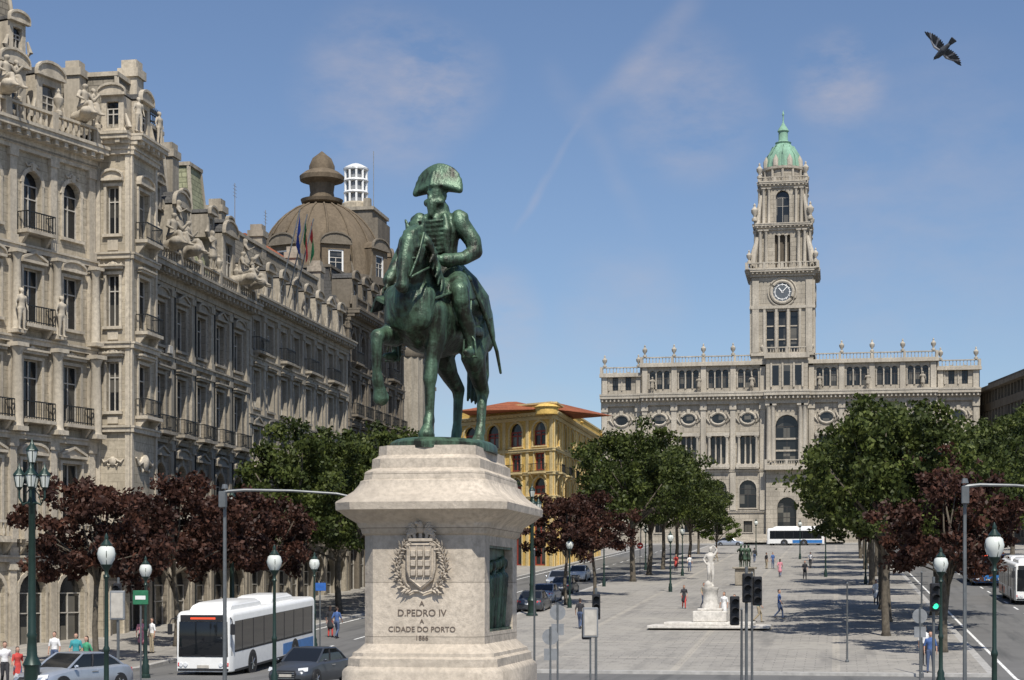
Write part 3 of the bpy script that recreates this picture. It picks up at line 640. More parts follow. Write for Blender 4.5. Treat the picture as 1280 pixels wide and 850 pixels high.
# ------------------------------------------------------------------ west side buildings
E=math.pi/2
mb=MB()
F=frame(-47.3,67.1,math.radians(73)); FA=F
fl=[dict(z0=-.2,z1=5.2,sill=.02,head=.85,w=2.0,arch=True),dict(z0=5.2,z1=11.6,sill=.18,head=.80,w=1.5,ped=['seg','tri'],balc='stone'),dict(z0=11.6,z1=16.6,sill=.2,head=.80,ped='flat',balc='rail'),dict(z0=16.6,z1=21.4,sill=.2,head=.78,balc='alt',ped=['tri','seg']),dict(z0=21.4,z1=26.6,sill=.2,head=.78,arch=True,balc='alt')]
facade(mb,F,24.8,fl,8,'stone_warm','trim_warm',pil=True,ww=1.35,orn=True)
shell(mb,F,24.8,14,-.2,26.6,'stone_warm')
cornice(mb,F,0,24.8,26.6,'trim_warm',1.0,1.1)
balustrade(mb,F,.3,24.5,.5,27.7,1.0,'trim_warm')
for i in range(9): urn(mb,F,.3+i*3.02,.5,28.7,.8,'trim_warm')
for i in range(9): column(mb,F,.3+i*3.02,.45,11.75,16.3,.3,'trim_warm'); column(mb,F,.3+i*3.02,.42,16.8,21.1,.24,'trim_warm')
mansard(mb,F,14.2,23.4,-10,-.6,27.6,36.5,2.3,'slate_light','trim_warm',True)
mansard(mb,F,0,13.5,-10,-.6,27.6,34,2.0,'slate','trim_warm',True)
for a in (16.2,18.9,21.6): dormer(mb,F,a,-.3,28.2,1.9,2.6,2.5,'trim_warm','trim_warm','slate','seg')
for a in (17.5,20.2): dormer(mb,F,a,-1.2,31.9,1.2,1.6,1.5,'trim_warm','trim_warm','slate','seg')
mb.lathe('slate',F,15.0,-3.5,[(3.3,27.6),(3.5,29.5),(3.5,31),(3.1,32.6),(2.3,34),(1.2,35),(.8,35.2),(.8,36.4),(.2,37.4)],24)
o=mb.finish('corner_palace_building')
for a in (5.5,11.5,17.4,23.3):
    statuary(o,F(a,.55,29.2),-.3,1.3,SEATW); statuary(o,F(a+.9,.5,28.7),.2,1.2,STAT2)
for a in (12.4,18.4,21.4): statuary(o,F(a,.75,16.9),-.3,1.25,STAT2)
# Pavilion
mb=MB()
for Fp,W in ((frame(-40,91,0),2.0),(frame(-38,91,E),3.7)):
    fl=[dict(z0=8.6,z1=12.4,sill=.05,head=.06,w=.05,string=True),dict(z0=12.4,z1=17.0,sill=.2,head=.79,ped='flat'),dict(z0=17.0,z1=21.9,sill=.2,head=.78,ped='flat'),dict(z0=21.9,z1=27.6,sill=.2,head=.66,ped='seg')]
    if W>3:
        for f_ in fl[1:]: f_['balc']='rail'
    facade(mb,Fp,W,fl,1,'stone_warm','trim_warm',margin=.25,ww=.72 if W<3 else 1.5,orn=True)
    cornice(mb,Fp,0,W,27.6,'trim_warm',.7,.9)
    for a in (.14,W-.14): mb.box('trim_warm',Fp,a-.13,a+.13,0,.1,8.7,27.5)
    ornament(mb,Fp,W/2,10.6,1.1 if W>3 else .6,'trim_warm')
F=frame(-38,91,E)
mb.quad('stone_warm',F,(3.7,0,8.6),(3.7,0,27.6),(3.7,-14,27.6),(3.7,-14,8.6)); mb.quad('slate',F,(0,0,27.6),(3.7,0,27.6),(3.7,-14,27.6),(0,-14,27.6)); mb.quad('trim_warm',F,(0,0,8.6),(3.7,0,8.6),(3.7,-3,8.6),(0,-3,8.6))
F2=frame(-39.6,91.05,E)
facade(mb,F2,3.6,[dict(z0=-.2,z1=4.6,sill=.02,head=.85,w=1.8),dict(z0=4.6,z1=8.6,sill=.2,head=.8,arch=True)],1,'stone_warm','trim_warm',ww=1.6)
mb.quad('stone_warm',F2,(0,0,-.2),(0,-1.2,-.2),(0,-1.2,8.6),(0,0,8.6))
for a in (.3,3.3): 
    mb.loft('trim_warm',F2,[[(a+x,0,8.58),(a+x,1.6,8.58),(a+x,1.5,7.9),(a+x,.9,7.4),(a+x,.5,6.7),(a+x,.35,5.9),(a+x,0,5.6)] for x in (-.22,.22)])
mb.lathe('trim_warm',F2,1.8,0,[(.15,6.0),(.5,6.6),(.9,7.3),(1.5,8.1),(1.62,8.55)],20,1,1)
mansard(mb,F,-.2,3.9,-9,-.1,28.5,32.0,1.1,'slate_light','trim_warm')
chimney(mb,F,3.1,-1.2,28.5,1.0,4.9,'trim_warm'); chimney(mb,F,.4,-3.4,28.5,.9,4.2,'trim_warm')
dormer(mb,frame(-40,91,0),1.0,.1,28.6,1.3,2.0,1.5,'trim_warm','trim_warm','slate','seg')
dormer(mb,F,1.8,.1,28.6,1.5,2.0,1.5,'trim_warm','trim_warm','slate','seg')
o=mb.finish('pavilion_building'); statuary(o,(-37.6,91.2,28.6),-.5,1.1,STAT2); statuary(o,(-37.6,94.2,28.6),-.2,1.1,STAT2)
# Building B
mb=MB(); F=frame(-40,94.7,E); W=21.5; g=G(94.7)-.5
fl=[dict(z0=g,z1=6.0,sill=.02,head=.82,w=2.4,arch=True),dict(z0=6.0,z1=12.6,sill=.15,head=.78,balc='alt',ped=['seg','tri'],w=1.7,arch=True),dict(z0=12.6,z1=17.6,sill=.12,head=.78,balc='rail',ped='flat'),dict(z0=17.6,z1=22.0,sill=.15,head=.74,ped=['tri','seg'])]
facade(mb,F,W,fl,6,'stone_grey','trim_grey',pil=True,ww=1.5,orn=True)
shell(mb,F,W,14,g,22,'stone_grey'); cornice(mb,F,0,W,22,'trim_grey',1.1,1.1)
balustrade(mb,F,.3,W-.3,.6,23.1,.9,'trim_grey')
mansard(mb,F,4.5,12.2,-10,-.3,23.1,32.2,1.6,'slate','trim_grey',True); mansard(mb,F,14.2,20.2,-10,-.3,23.1,31.6,1.9,'slate_green','trim_grey')
mansard(mb,F,.2,4.4,-10,-.5,23.1,30.4,1.0,'slate','trim_grey',True); mansard(mb,F,12.2,14.2,-10,-.6,23.1,28,.6,'slate_light','trim_grey')
for a in (2.4,8.3,17.2): dormer(mb,F,a,.25,23.6,2.4,3.4,2.2,'trim_grey','trim_grey','slate','seg')
for a in (6.3,10.4,15.6,18.9): dormer(mb,F,a,-.4,26.6,1.1,1.5,1.5,'trim_grey','trim_grey','slate','seg')
chimney(mb,F,13.2,-2.5,27.5,1.1,4.8,'trim_grey'); chimney(mb,F,21,-2.6,23,1.2,6.6,'trim_grey')
for i in range(7): urn(mb,F,.3+i*3.48,.6,24.0,.7,'trim_grey')
for i in range(14): 
    a=.3+ (i%6)*3.48+1.74+rnd.uniform(.9,1.1); z=rnd.choice([8.2,13.1,18.2]); mb.box('frame_white',F,a-.3,a+.3,.1,.4,z-.4,z+.1,.03)
for k in range(1,6): mb.tube('iron_black',F,[(k*3.5+.55,.2,g),(k*3.5+.55,.2,22)],.05,6)
o=mb.finish('ornate_insurance_building')
for yy,me_,z_ in ((100.2,SEAT,24.3),(101.4,STAT,24.6),(102.5,SEAT,24.3),(112.6,SEAT,24.3),(113.6,STAT,24.6),(114.6,SEAT,24.3),(107.2,STAT,23.9)): statuary(o,(-39.2,yy,z_),(yy%1)*1.5-.6,1.45,me_)
# Building C
mb=MB(); F=frame(-40,116.25,E); W=25; g=G(116)-.5
fl=[dict(z0=g,z1=6.8,sill=.02,head=.85,w=2.3,arch=True),dict(z0=6.8,z1=11.4,sill=.15,head=.80,balc='alt',ped='flat'),dict(z0=11.4,z1=15.6,sill=.15,head=.78,balc='rail',ped=['tri','seg']),dict(z0=15.6,z1=19.6,sill=.15,head=.80,ped='flat'),dict(z0=19.6,z1=23.0,sill=.2,head=.8,balc='alt')]
facade(mb,F,W,fl,8,'stone_c','trim_grey',pil=True,ww=1.35,orn=True)
shell(mb,F,W,14,g,23.0,'stone_c'); cornice(mb,F,0,W,23.0,'trim_grey',.9,.9)
mansard(mb,F,.2,W-.2,-11,-.4,23.9,28.8,1.6,'slate_light','trim_grey')
for i in range(8): dormer(mb,F,1.9+i*3.05,.0,24.0,1.5,2.2,1.8,'trim_grey','trim_grey','slate','seg' if i%3 else 'tri')
for a in (.6,9.4,18.2,24.4): chimney(mb,F,a,-2.4,26,1.0,4.6,'trim_grey')
for a,w_ in ((3,5),(15,8)): mb.loft('tile_red',F,[[(a,-2,29.05),(a+w_,-2,29.05),(a+w_,-9,29.05),(a,-9,29.05)],[(a+.3,-5.4,31.3),(a+w_-.3,-5.4,31.3),(a+w_-.3,-5.6,31.3),(a+.3,-5.6,31.3)]])
for a,h_ in ((6,5),(13,4.5),(21,5)):
    mb.tube('lead_grey',F,[(a,-3,28),(a,-3,28+h_)],.03,5)
    for q in range(4): mb.tube('lead_grey',F,[(a-.4,-3,28+h_-.2-q*.25),(a+.4,-3,28+h_-.2-q*.25)],.015,4)
for a,(c1,c2) in ((7.4,('flag_blue','flag_blue')),(9.2,('flag_green','flag_red')),(10.8,('flag_red','flag_green'))):
    mb.tube('pole_grey',F,[(a,-.3,24),(a+.3,1.4,31.3)],.05,6)
    wv=lambda x:.16*math.sin(x*3+a)
    for k in range(8):
        x0=k*.27; x1=x0+.27; col=c1 if k<4 else c2
        mb.quad(col,F,(a+.3+wv(x0),1.3,31.1-x0),(a+.3+wv(x1),1.3,31.1-x1),(a+1.2+wv(x1)*.5,1.0+wv(x1),30.2-x1*1.1),(a+1.2+wv(x0)*.5,1.0+wv(x0),30.2-x0*1.1))
mb.finish('mansard_office_building')
# Building D
mb=MB(); F=frame(-40,141.5,E); W=19; g=G(141)-.6
fl=[dict(z0=g,z1=9,sill=.02,head=.85,w=2.4,arch=True),dict(z0=9,z1=13.4,sill=.15,head=.80,balc='alt'),dict(z0=13.4,z1=17.6,sill=.15,head=.80,balc='rail',ped='flat'),dict(z0=17.6,z1=21.8,sill=.15,head=.80,balc='rail'),dict(z0=21.8,z1=25.8,sill=.2,head=.8,balc='alt',arch=True)]
facade(mb,F,W,fl,6,'stone_dark','trim_dark',pil=True,ww=1.4,orn=True)
FS=frame(-52,141.46,0); facade(mb,FS,12,fl[3:],4,'stone_dark','trim_dark',pil=True)
shell(mb,F,W,16,g,25.8,'stone_dark'); cornice(mb,F,0,W,25.8,'trim_dark',1.1,1.0); cornice(mb,FS,0,12,25.82,'trim_dark',.9,1.0)
balustrade(mb,F,.3,W-.3,.6,26.8,1.0,'trim_dark'); 
for i in range(6): dormer(mb,F,1.8+i*3.1,.2,27,1.7,2.4,1.8,'trim_dark','trim_dark','slate','seg')
mansard(mb,F,.2,W-.2,-13,-.5,26.8,30.6,1.5,'slate','trim_dark')
dx,dy=-47.5,159.4
FD=lambda a,b,c:(dx+a,dy+b,c)
mb.lathe('stone_dark',FD,0,0,[(6.2,g),(6.2,26),(6.6,26.2),(6.6,27),(6.1,27.1),(6.1,31.2),(6.6,31.4),(6.6,32.1),(6.0,32.2)],40)
dprof=[(6.05,32.0)]+[(6.0*math.cos(math.radians(t)),32.2+7.4*math.sin(math.radians(t))) for t in range(0,81,8)]
mb.lathe('dome_brown',FD,0,0,dprof,48)
for k in range(16):
    a=2*math.pi*k/16; mb.tube('dome_brown',FD,[(6.06*math.cos(math.radians(t))*math.cos(a),6.06*math.cos(math.radians(t))*math.sin(a),32.2+7.45*math.sin(math.radians(t))) for t in range(0,78,8)],.10,6)
mb.lathe('dome_brown',FD,0,0,[(1.1,39.3),(1.9,39.6),(2.0,39.9),(1.2,40.1),(1.1,40.6),(1.2,41.4),(2.05,41.7),(2.1,42.1),(1.6,42.5),(1.2,42.7),(1.2,43.1),(.9,43.8),(.4,44.2),(.05,44.5)],24)
for k in range(8):
    a=math.radians(-62+45*k); Fw=frame(dx+math.cos(a)*5.9,dy+math.sin(a)*5.9,a+E)
    dormer(mb,Fw,0,.5,31.6,2.6,3.0,3.5,'dome_brown','trim_dark','dome_brown','seg')
    mb.box('paint_white',Fw,-.7,-.55,.3,.42,32.1,34.0); mb.box('paint_white',Fw,.55,.7,.3,.42,32.1,34.0); mb.box('paint_white',Fw,-.7,.7,.3,.41,34.0,34.15)
mb.finish('domed_building')
mb=MB(); bx,by=S(445,185); FB=lambda a,b,c:(bx+a,by+b,c); zt=lambda v:(730-v)*185/2200+CZ
mb.box('trim_dark',FB,-1.9,2.3,-2,4,0,zt(268)); mb.box('trim_grey',FB,-2.1,2.5,-2.2,4.2,zt(268),zt(264))
mb.box('trim_grey',FB,1.2,1.9,-1.5,-.8,zt(264),zt(252)); mb.box('trim_dark',FB,1.8,2.9,-2.005,3,0,zt(278))
mb.lathe('stone_warm',FB,0,0,[(1.7,zt(264)),(1.7,zt(257)),(1.3,zt(254))],16)
for k in range(10):
    a=2*math.pi*k/10; mb.box('paint_white',lambda s,b,c,a=a:FB(1.15*math.cos(a)+s,1.15*math.sin(a)+b,c),-.1,.1,-.1,.1,zt(254),zt(214))
for v in (243,228,214): mb.lathe('paint_white',FB,0,0,[(1.28,zt(v)),(1.34,zt(v)+.1),(1.28,zt(v)+.25)],20)
mb.lathe('paint_white',FB,0,0,[(1.35,zt(214)+.2),(1.1,zt(209)),(.6,zt(206)),(.1,zt(204))],20); mb.lathe('lead_grey',FB,0,0,[(.95,zt(254)),(.95,zt(214))],16)
mb.tube('lead_grey',FB,[(1.9,0,zt(264)),(1.9,0,zt(190))],.04,5)
mb.finish('rooftop_belvedere_building')
mb=MB(); bx,by=S(510,178); FB=lambda a,b,c:(bx+a,by+b,c); zt=lambda v:(730-v)*178/2200+CZ
r=1.5; rings=[]
for v in (680,560,448):
    rings.append([((r*(1+.10*(j%2)))*math.cos(2*math.pi*j/28),(r*(1+.10*(j%2)))*math.sin(2*math.pi*j/28),zt(v)) for j in range(28)])
mb.loft('trim_grey',FB,rings); mb.lathe('trim_dark',FB,0,0,[(r*1.12,zt(448)),(r*1.25,zt(443)),(r*1.2,zt(438)),(.3,zt(434))],24)
mb.box('stone_c',FB,-14,-.5,-2,14,0,zt(470)); mb.box('trim_grey',FB,-14.2,-.3,-2.3,14.2,zt(470),zt(465))
mb.finish('columned_corner_building')
# yellow building
mb=MB(); p0=S(572,208); p1=S(692,198); p2=S(750,236)
def seg(p,q): return math.hypot(q[0]-p[0],q[1]-p[1]),math.atan2(q[1]-p[1],q[0]-p[0])
zt=lambda v:(730-v)*201/2200+CZ
YC='yellow_trim'
for (a,b_),nb in (((p0,p1),4),((p1,p2),7)):
    L,an=seg(a,b_); F=frame(a[0],a[1],an)
    fl=[dict(z0=4,z1=zt(622),sill=.2,head=.8,w=1.8,arch=True),dict(z0=zt(622),z1=zt(592),sill=.1,head=.8,arch=True),dict(z0=zt(592),z1=zt(563),sill=.1,head=.86,balc='rail',w=1.5),dict(z0=zt(563),z1=zt(524),sill=.12,head=.88,arch=True,w=1.9)]
    facade(mb,F,L,fl,nb,'yellow_wall',YC,ww=1.8,frame_m='frame_red',pil=False); cornice(mb,F,0,L,zt(524),YC,.55,.6); 
    bw=(L-.6)/nb
    for i in range(nb+1): mb.box(YC,F,.3+i*bw-.2,.3+i*bw+.2,0,.13,4.2,zt(524)-.05)
    mb.box('yellow_wall',F,.1,L-.1,.0,.3,zt(524)+.6,zt(524)+1.5); mb.box(YC,F,0,L,-.05,.4,zt(524)+1.5,zt(524)+1.7)
    mb.loft('tile_red',F,[[(.3,-.3,zt(524)+.9),(L-.3,-.3,zt(524)+.9),(L-.3,-11,zt(524)+.9),(.3,-11,zt(524)+.9)],[(4,-5,zt(524)+2.2),(L-4,-5,zt(524)+2.2),(L-4,-6,zt(524)+2.2),(4,-6,zt(524)+2.2)]])
L,an=seg(p1,p2); F=frame(p1[0],p1[1],an)
for a in (.2,L*.5,L-1): 
    mb.lathe('yellow_wall',F,a,-.8,[(1.3,zt(521)),(1.3,zt(513)),(1.5,zt(512)),(1.3,zt(511)),(.9,zt(508.5)),(.1,zt(507))],16)
for a in (L*.35,L-1.5): mb.box('frame_dark',F,a,a+.2,-1.1,-.95,zt(517),zt(505))
a0_=L*.35; n_=9
for k in range(n_):
    a=a0_+.4+k*(L-1.5-a0_-.6)/n_
    mb.box('sign_red',F,a,a+.2,-1.1,-.9,zt(514.5),zt(506.5)); mb.box('sign_red',F,a+.2,a+.95,-1.1,-.9,zt(507.6),zt(506.5)); 
    if k%2: mb.box('sign_red',F,a+.2,a+.9,-1.1,-.9,zt(511),zt(510))
    if k%3: mb.box('sign_red',F,a+.75,a+.95,-1.1,-.9,zt(514.5),zt(507.7))
    else: mb.box('sign_red',F,a+.2,a+.95,-1.1,-.9,zt(514.5),zt(513.4))
mb.finish('yellow_building')
# modern dark building east
mb=MB(); p0=S(1206,312); p1=S(1330,258); L,an=seg(p0,p1); F=frame(p0[0],p0[1],an)
z=10.0
while z<35.5:
    mb.box('stone_dark',F,0,L,-12,0,z,z+1.3); mb.quad('glass',F,(0,-.5,z+1.3),(L,-.5,z+1.3),(L,-.5,z+3.3),(0,-.5,z+3.3))
    a=0
    while a<L: mb.box('trim_dark',F,a,a+.3,-.5,-.05,z+1.3,z+3.3); a+=1.8
    z+=3.3
mb.box('trim_dark',F,-.5,L+.5,-13,.9,z,z+.7); mb.box('stone_dark',F,4,L-8,-10,-3,z+.7,z+2.6); mb.quad('stone_dark',F,(-.004,-.003,5),(-.004,-12,5),(-.004,-12,z),(-.004,-.003,z))
mb.finish('modern_office_building')

# ------------------------------------------------------------------ city hall
mb=MB(); HX,HY=-9.0,303.4; F=frame(HX-32,HY,0); zh=11.07
ST,TR='stone_hall','trim_hall'
def hallwing(F,W,nb,attic_top,groups=3):
    fl=[dict(z0=zh-.3,z1=16.3,sill=.35,head=.7,w=1.5),dict(z0=16.3,z1=23.3,sill=.08,head=.76,w=2.9,arch=True),]
    facade(mb,F,W,fl,nb,ST,TR,margin=.6,frame_m='frame_dark')
    bw=(W-1.2)/nb
    mb.quad(ST,F,(0,0,23.3),(.6,0,23.3),(.6,0,35.2),(0,0,35.2)); mb.quad(ST,F,(W-.6,0,23.3),(W,0,23.3),(W,0,35.2),(W-.6,0,35.2))
    for i in range(nb):
        s0=.6+i*bw; c_=s0+bw/2
        cell(mb,F,ST,s0,s0+bw,c_-1.3,c_+1.3,23.3,30.2,24.4,29.2,False,-.7)
        window(mb,F,c_-1.3,c_+1.3,24.4,29.2,False,-.68,'frame_dark')
        for a in (c_-1.5,c_+1.5): column(mb,F,a,.35,24.3,29.2,.26,TR)
        for a in (c_-.45,c_+.45): column(mb,F,a,-.3,24.4,29.2,.16,TR)
        mb.box(TR,F,c_-1.95,c_+1.95,0,.75,29.2,29.75); mb.box(TR,F,c_-2.0,c_+2.0,0,.85,23.75,24.3)
        balustrade(mb,F,c_-1.7,c_+1.7,.7,23.55,.8,TR,.4,4,.1)
        mb.quad(ST,F,(s0,0,30.2),(s0+bw,0,30.2),(s0+bw,0,35.2),(s0,0,35.2))
        zc=32.2; n=16
        mb.add('glass',[F(c_+1.15*math.cos(2*math.pi*k/n),.03,zc+.85*math.sin(2*math.pi*k/n)) for k in range(n)],[tuple(range(n))])
        mb.tube(TR,F,[(c_+1.3*math.cos(2*math.pi*k/n),.08,zc+1.0*math.sin(2*math.pi*k/n)) for k in range(n+1)],.22,6)
        mb.box(TR,F,c_-.3,c_+.3,0,.4,33.15,33.9); 
        for s in (-1,1): mb.tube(TR,F,[(c_+s*1.4,.1,31.4),(c_+s*2.0,.15,32.2),(c_+s*1.5,.1,33.1)],[.12,.25,.1],6)
    for i in range(nb+1):
        a=.6+i*bw; mb.box(TR,F,a-.45,a+.45,0,.32,23.5,34.6); mb.box(TR,F,a-.6,a+.6,0,.48,33.7,34.7); mb.box(TR,F,a-.5,a+.5,0,.4,16.5,22.9)
        ornament(mb,F,min(max(a,.9),W-.9),32.2,.6,TR)
    cornice(mb,F,0,W,34.7,TR,1.5,2.0)
    z0,z1=36.7,attic_top
    Fa=lambda a,b,c:F(a,b-.3,c)
    mb.quad(ST,Fa,(0,0,z0),(.6,0,z0),(.6,0,z1),(0,0,z1)); mb.quad(ST,Fa,(W-.6,0,z0),(W,0,z0),(W,0,z1),(W-.6,0,z1))
    for i in range(nb):
        s0=.6+i*bw; k=groups; ww=1.0; gap=(bw-1.4)/k
        mb.quad(ST,Fa,(s0,0,z0),(s0+.7,0,z0),(s0+.7,0,z1),(s0,0,z1)); mb.quad(ST,Fa,(s0+bw-.7,0,z0),(s0+bw,0,z0),(s0+bw,0,z1),(s0+bw-.7,0,z1))
        for j in range(k):
            a=s0+.7+j*gap; c_=a+gap/2
            cell(mb,Fa,ST,a,a+gap,c_-ww/2,c_+ww/2,z0,z1,z0+.8,z0+4.0,True,-.5); window(mb,Fa,c_-ww/2,c_+ww/2,z0+.8,z0+4.0,True,-.48,'frame_dark')
            mb.lathe(TR,Fa,c_-gap/2,.08,[(.14,z0+.8),(.11,z0+3.0),(.17,z0+3.4)],6)
        mb.box(TR,Fa,s0-.45,s0+.45,0,.3,z0,z1-.1)
    mb.box(TR,Fa,W-1.05,W-.15,0,.3,z0,z1-.1)
    mb.box(TR,Fa,-.3,W+.3,-.2,.7,z1-.1,z1+.45)
    balustrade(mb,Fa,0,W,.2,z1+.45,1.2,TR,.55,bw,.18)
    for i in range(nb+1): urn(mb,Fa,min(W-.4,.6+i*bw),.2,z1+1.65,1.2,TR)
MW=49.8; m0=7.9
FL=frame(HX-32+m0,HY,0)
hallwing(frame(HX-32+m0,HY,0),21.4,4,41.4)
hallwing(frame(HX-32+m0+MW-21.4,HY,0),21.4,4,41.4)
c0=m0+21.4; cw=MW-42.8; FC=frame(HX-32+c0,HY-1.2,0)
cell(mb,FC,ST,0,cw,cw/2-1.9,cw/2+1.9,23.3,36.7,24.3,32.6,True,-.9); window(mb,FC,cw/2-1.9,cw/2+1.9,24.3,32.6,True,-.85,'frame_dark')
for z in (26.4,28.4): mb.box(TR,FC,cw/2-1.9,cw/2+1.9,-.8,-.6,z,z+.3)
cell(mb,FC,ST,0,cw,cw/2-1.6,cw/2+1.6,zh-.3,23.3,zh+.2,18.6,True,-.9); window(mb,FC,cw/2-1.6,cw/2+1.6,zh+.2,18.6,True,-.85,'frame_dark')
for a in (.5,1.2,cw-.5,cw-1.2): column(mb,FC,a,.5,24,34.4,.42,TR)
mb.box(TR,FC,-.2,cw+.2,0,1.4,23.2,23.9); balustrade(mb,FC,0,cw,1.2,23.9,1.0,TR,.4,3,.12); cornice(mb,FC,-.2,cw+.2,34.5,TR,1.6,2.2)
for s in (0,cw): mb.quad(ST,FC,(s,0,zh),(s,-2,zh),(s,-2,36.7),(s,0,36.7))
mb.box(ST,FC,0,cw,-2,-.002,36.7,42.2); mb.box(TR,FC,-.3,cw+.3,-.3,.6,42.2,42.9)
for k in range(3):
    a=cw/2-1.9+k*1.9; mb.box('glass',FC,a-.55,a+.55,.0,.012,37.6,41.0)
    mb.box(TR,FC,a-.85,a-.57,0,.3,37.3,41.4)
mb.box(TR,FC,cw/2+2.5,cw/2+2.8,0,.3,37.3,41.4)
balustrade(mb,FC,0,cw,.2,42.9,1.2,TR,.5,cw/2,.16)
for s0,W in ((.8,7.1),(m0+MW,7.0)):
    Fw=frame(HX-32+s0,HY+.9,0); hallwing(Fw,W,1,39.9,2)
    for s in (0,W): mb.quad(ST,Fw,(s,0,zh),(s,-22,zh),(s,-22,39.9),(s,0,39.9))
    mb.quad('slate',Fw,(0,0,39.9),(W,0,39.9),(W,-22,39.9),(0,-22,39.9))
shell(mb,FL,MW,22,zh,41.4,ST,off=-.05)
for k in range(8): mb.box(TR,FC,-6+k*.3,cw+6-k*.3,0.2,7-k*.6,zh-.3,zh+.17*(k+1)-.17)
TX,TY=HX+.0,HY+5.2
def side4(half,fn):
    for k in range(4):
        an=k*math.pi/2; ux,uy=math.cos(an),math.sin(an); nx,ny=uy,-ux
        fn(frame(TX-ux*half+nx*half,TY-uy*half+ny*half,an),2*half)
def t1(F,W):
    h0=41.0
    mb.quad(ST,F,(0,0,h0),(W,0,h0),(W,0,43.2),(0,0,43.2)); g=(W-4.4)/3
    mb.quad(ST,F,(0,0,43.2),(2.2,0,43.2),(2.2,0,56.4),(0,0,56.4)); mb.quad(ST,F,(W-2.2,0,43.2),(W,0,43.2),(W,0,56.4),(W-2.2,0,56.4))
    for j in range(3):
        a=2.2+j*g; cell(mb,F,ST,a,a+g,a+.35,a+g-.35,43.2,51.0,43.4,50.4,False,-.8)
        mb.quad('glass',F,(a+.35,-.7,43.4),(a+g-.35,-.7,43.4),(a+g-.35,-.7,50.4),(a+.35,-.7,50.4))
        for z in (45.5,47.8): mb.box(TR,F,a+.35,a+g-.35,-.65,-.5,z,z+.2)
        mb.box(TR,F,a-.2,a+.2,0,.3,43.3,50.7)
    mb.box(TR,F,W-2.4,W-2.0,0,.3,43.3,50.7)
    mb.quad(ST,F,(2.2,0,51.0),(W-2.2,0,51.0),(W-2.2,0,56.4),(2.2,0,56.4))
    mb.box(TR,F,-.1,W+.1,0,.35,50.8,51.3); mb.box(TR,F,-.1,W+.1,0,.3,42.8,43.3)
    for a in (.7,W-.7): mb.box(TR,F,a-.55,a+.55,0,.3,43.35,55.6)
    c_=W/2; n=28; zc=53.6
    mb.add('clock_face',[F(c_+1.6*math.cos(2*math.pi*k/n),.22,zc+1.6*math.sin(2*math.pi*k/n)) for k in range(n)],[tuple(range(n))])
    mb.tube('paint_white',F,[(c_+1.25*math.cos(2*math.pi*k/n),.2,zc+1.25*math.sin(2*math.pi*k/n)) for k in range(n+1)],.07,6)
    mb.tube(TR,F,[(c_+1.85*math.cos(2*math.pi*k/n),.2,zc+1.85*math.sin(2*math.pi*k/n)) for k in range(n+1)],.28,8)
    mb.tube(TR,F,[(c_+2.4*math.cos(2*math.pi*k/n),.08,zc+2.4*math.sin(2*math.pi*k/n)) for k in range(n+1)],.16,6)
    for k in range(12):
        a=k*math.pi/6; mb.box('paint_white',lambda s,b,z,a=a:F(c_+s*math.cos(a)-z*math.sin(a),b,zc+s*math.sin(a)+z*math.cos(a)),-.05,.05,.225,.28,1.1,1.5)
    for a,l_,w_ in ((-.75,1.25,.07),(.7,.9,.10)): mb.box('paint_white',lambda s,b,z,a=a:F(c_+s*math.cos(a)-z*math.sin(a),b,zc+s*math.sin(a)+z*math.cos(a)),-w_,w_,.29,.31,-.2,l_)
    cornice(mb,F,-.1,W+.1,56.3,TR,1.1,1.2); balustrade(mb,F,-.8,W+.8,.85,57.5,1.1,TR,.5,3.2,.14)
simple('clock_face',(.10,.115,.13),.4)
side4(5.2,t1)
def t2(F,W):
    z0,z1=57.3,65.0; c_=W/2
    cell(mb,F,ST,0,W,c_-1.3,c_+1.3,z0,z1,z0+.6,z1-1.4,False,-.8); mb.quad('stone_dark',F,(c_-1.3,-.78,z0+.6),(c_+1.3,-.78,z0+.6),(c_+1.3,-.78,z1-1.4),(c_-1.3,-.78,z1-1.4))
    for a in (c_-.6,c_+.6,): column(mb,F,a,-.2,z0+.6,z1-1.4,.2,TR)
    for a in (.5,1.5,W-.5,W-1.5): column(mb,F,a,.35,z0+.5,z1-.6,.3,TR)
    mb.box(TR,F,-.3,W+.3,0,.7,z0,z0+.5); cornice(mb,F,-.3,W+.3,z1-.6,TR,.8,1.1)
side4(4.25,t2)
def t3(F,W):
    z0,z1=65.3,72.2; c_=W/2
    cell(mb,F,ST,0,W,c_-1.15,c_+1.15,z0,z1,z0+.2,z1-.9,True,-.7); window(mb,F,c_-1.15,c_+1.15,z0+.2,z1-.9,True,-.65,'frame_white')
    for a in (.45,1.35,W-.45,W-1.35): column(mb,F,a,.3,z0,z1-.5,.27,TR)
    cornice(mb,F,-.2,W+.2,z1-.5,TR,.65,1.1); balustrade(mb,F,-.3,W+.3,.4,z1+.6,.8,TR,.5,3,.1)
side4(3.65,t3)
FT=lambda a,b,c:(TX+a,TY+b,c)
for sx_ in (-1,1):
    for sy_ in (-1,1):
        for (r_,z_,s_) in ((5.6,58.6,1.3),(4.7,66.0,1.7),(3.9,73.4,1.5)): urn(mb,FT,sx_*r_,sy_*r_,z_,s_,TR)
        mb.tube(TR,FT,[(sx_*5.1,sy_*5.1,58.0),(sx_*4.8,sy_*4.8,60.5),(sx_*4.2,sy_*4.2,63.2)],[.6,.55,.3],8)
        mb.tube(TR,FT,[(sx_*4.3,sy_*4.3,65.5),(sx_*4.0,sy_*4.0,68.0),(sx_*3.6,sy_*3.6,70.5)],[.5,.42,.25],8)
